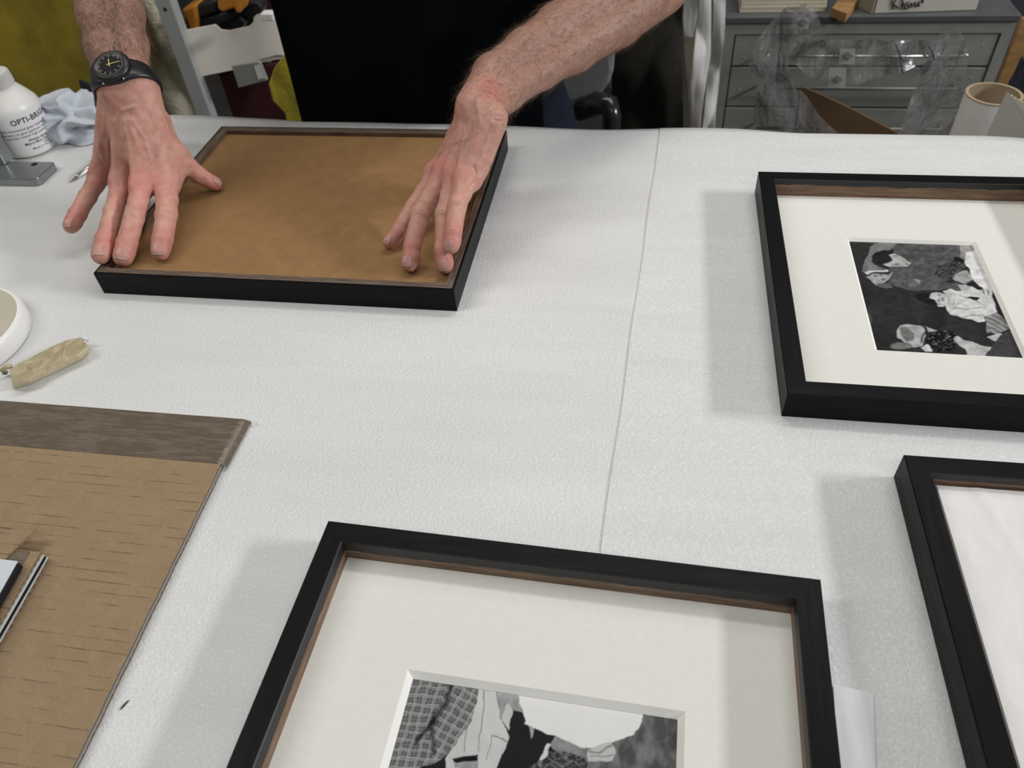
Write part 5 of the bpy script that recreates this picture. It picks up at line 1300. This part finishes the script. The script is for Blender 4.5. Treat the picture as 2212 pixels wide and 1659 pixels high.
# ================================================================== WRISTWATCH
def watch():
    c = np.array(dep(264, 158, 0.822)); s = (c-w1)@ax1; axis_c = w1+ax1*s-nf1*0.009
    lat = lf1; n = unit(nf1*math.cos(0.30)-lat*math.sin(0.30)+ax1*0.10); lt = unit(np.cross(ax1, n)); lt = lt if lt[0] > 0 else -lt
    top = axis_c.copy()
    for _ in range(1): pass
    p = axis_c+n*0.05
    for _ in range(30): p = p-n*F1(p[None])[0]
    cc_ = p+n*0.0005
    t = thing('wristwatch', 'black resin wristwatch with gold hands on the wrist above the spread hand at the left', 'watch', tuple(cc_))
    R = 0.0198; 
    obj('case', lathe([(0, 0), (R-0.002, 0), (R, 0.0015), (R+0.0004, 0.004), (R-0.0005, 0.0062), (R-0.0032, 0.0080), (R-0.0040, 0.0082), (R-0.0046, 0.0074), (0, 0.0072)], cc_, 64, n), M['watch'], t, smooth=True)
    dl = obj('dial', lathe([(R-0.0046, 0.0073), (0, 0.0075)], cc_, 64, n), M['watchglass'], t)
    zc = cc_+n*0.00765; u = unit(lt); w_ = np.cross(n, u); w_ = w_ if w_@UP > 0 else -w_
    # twelve o'clock points to the upper left as on the photo
    ang0 = 0.0
    for k in range(12):
        a = PI/2-2*PI*k/12+ang0; d = u*math.cos(a)+w_*math.sin(a); q = np.cross(n, d)
        r0, r1, hw = (0.0098, 0.0126, 0.00045)
        V = [zc+d*r0-q*hw, zc+d*r0+q*hw, zc+d*r1+q*hw, zc+d*r1-q*hw]; V += [v+n*0.0002 for v in V]
        e = obj('hour_mark', (V, [(0, 1, 2, 3), (7, 6, 5, 4), (0, 4, 5, 1), (1, 5, 6, 2), (2, 6, 7, 3), (3, 7, 4, 0)]), M['golddim'], t); e.parent = dl
    for nm, a, r0, r1, hw in (('hour_hand', PI/2, -0.0030, 0.0068, 0.00062), ('minute_hand', 0.0, -0.0030, 0.0110, 0.00048)):
        d = u*math.cos(a)+w_*math.sin(a); q = np.cross(n, d); z_ = zc+n*0.0006
        V = [z_+d*r0-q*hw, z_+d*r0+q*hw, z_+d*r1+q*hw*0.6, z_+d*r1-q*hw*0.6]; V += [v+n*0.0002 for v in V]
        e = obj(nm, (V, [(0, 1, 2, 3), (7, 6, 5, 4), (0, 4, 5, 1), (1, 5, 6, 2), (2, 6, 7, 3), (3, 7, 4, 0)]), M['gold'], t); e.parent = dl
    obj('dial_ring', join(lathe([(0.0136, 0.0077), (0.0139, 0.0079), (0.0142, 0.0077)], cc_, 64, n)), M['golddim'], t).parent = dl
    # strap follows the skin right round the wrist
    ns = 96; wv = 7; V = []
    for i in range(ns):
        a = 2*PI*i/ns; d = nf1*math.cos(a)+lf1*math.sin(a)
        ap = abs(((a-math.atan2(n@lf1, n@nf1)+PI) % (2*PI))-PI)
        hw = 0.0108+0.0075*math.exp(-(ap/0.9)**2)
        for j in range(wv):
            t_ = 2*j/(wv-1)-1; p = axis_c+ax1*t_*hw+d*0.055
            for _ in range(10): p = p-d*min(0.02, F1(p[None])[0])
            V.append(p+d*(0.0020+0.0022*math.exp(-(ap/0.65)**2)-0.0008*t_*t_))
    Fc = [(i*wv+j, ((i+1) % ns)*wv+j, ((i+1) % ns)*wv+j+1, i*wv+j+1) for i in range(ns) for j in range(wv-1)]
    o = fix_normals(obj('strap', (V, Fc), M['watch'], t, smooth=True)); md = o.modifiers.new('solid', 'SOLIDIFY'); md.thickness = 0.0028; md.offset = 0
    for a in (-1.05, -2.1):
        d = u*math.cos(a)+w_*math.sin(a); b_ = cc_+d*(R+0.0003)+n*0.003
        obj('push_button', join(tube([b_, b_+d*0.0022], 0.0011, 12)), M['steelb'], t, smooth=True)
watch()
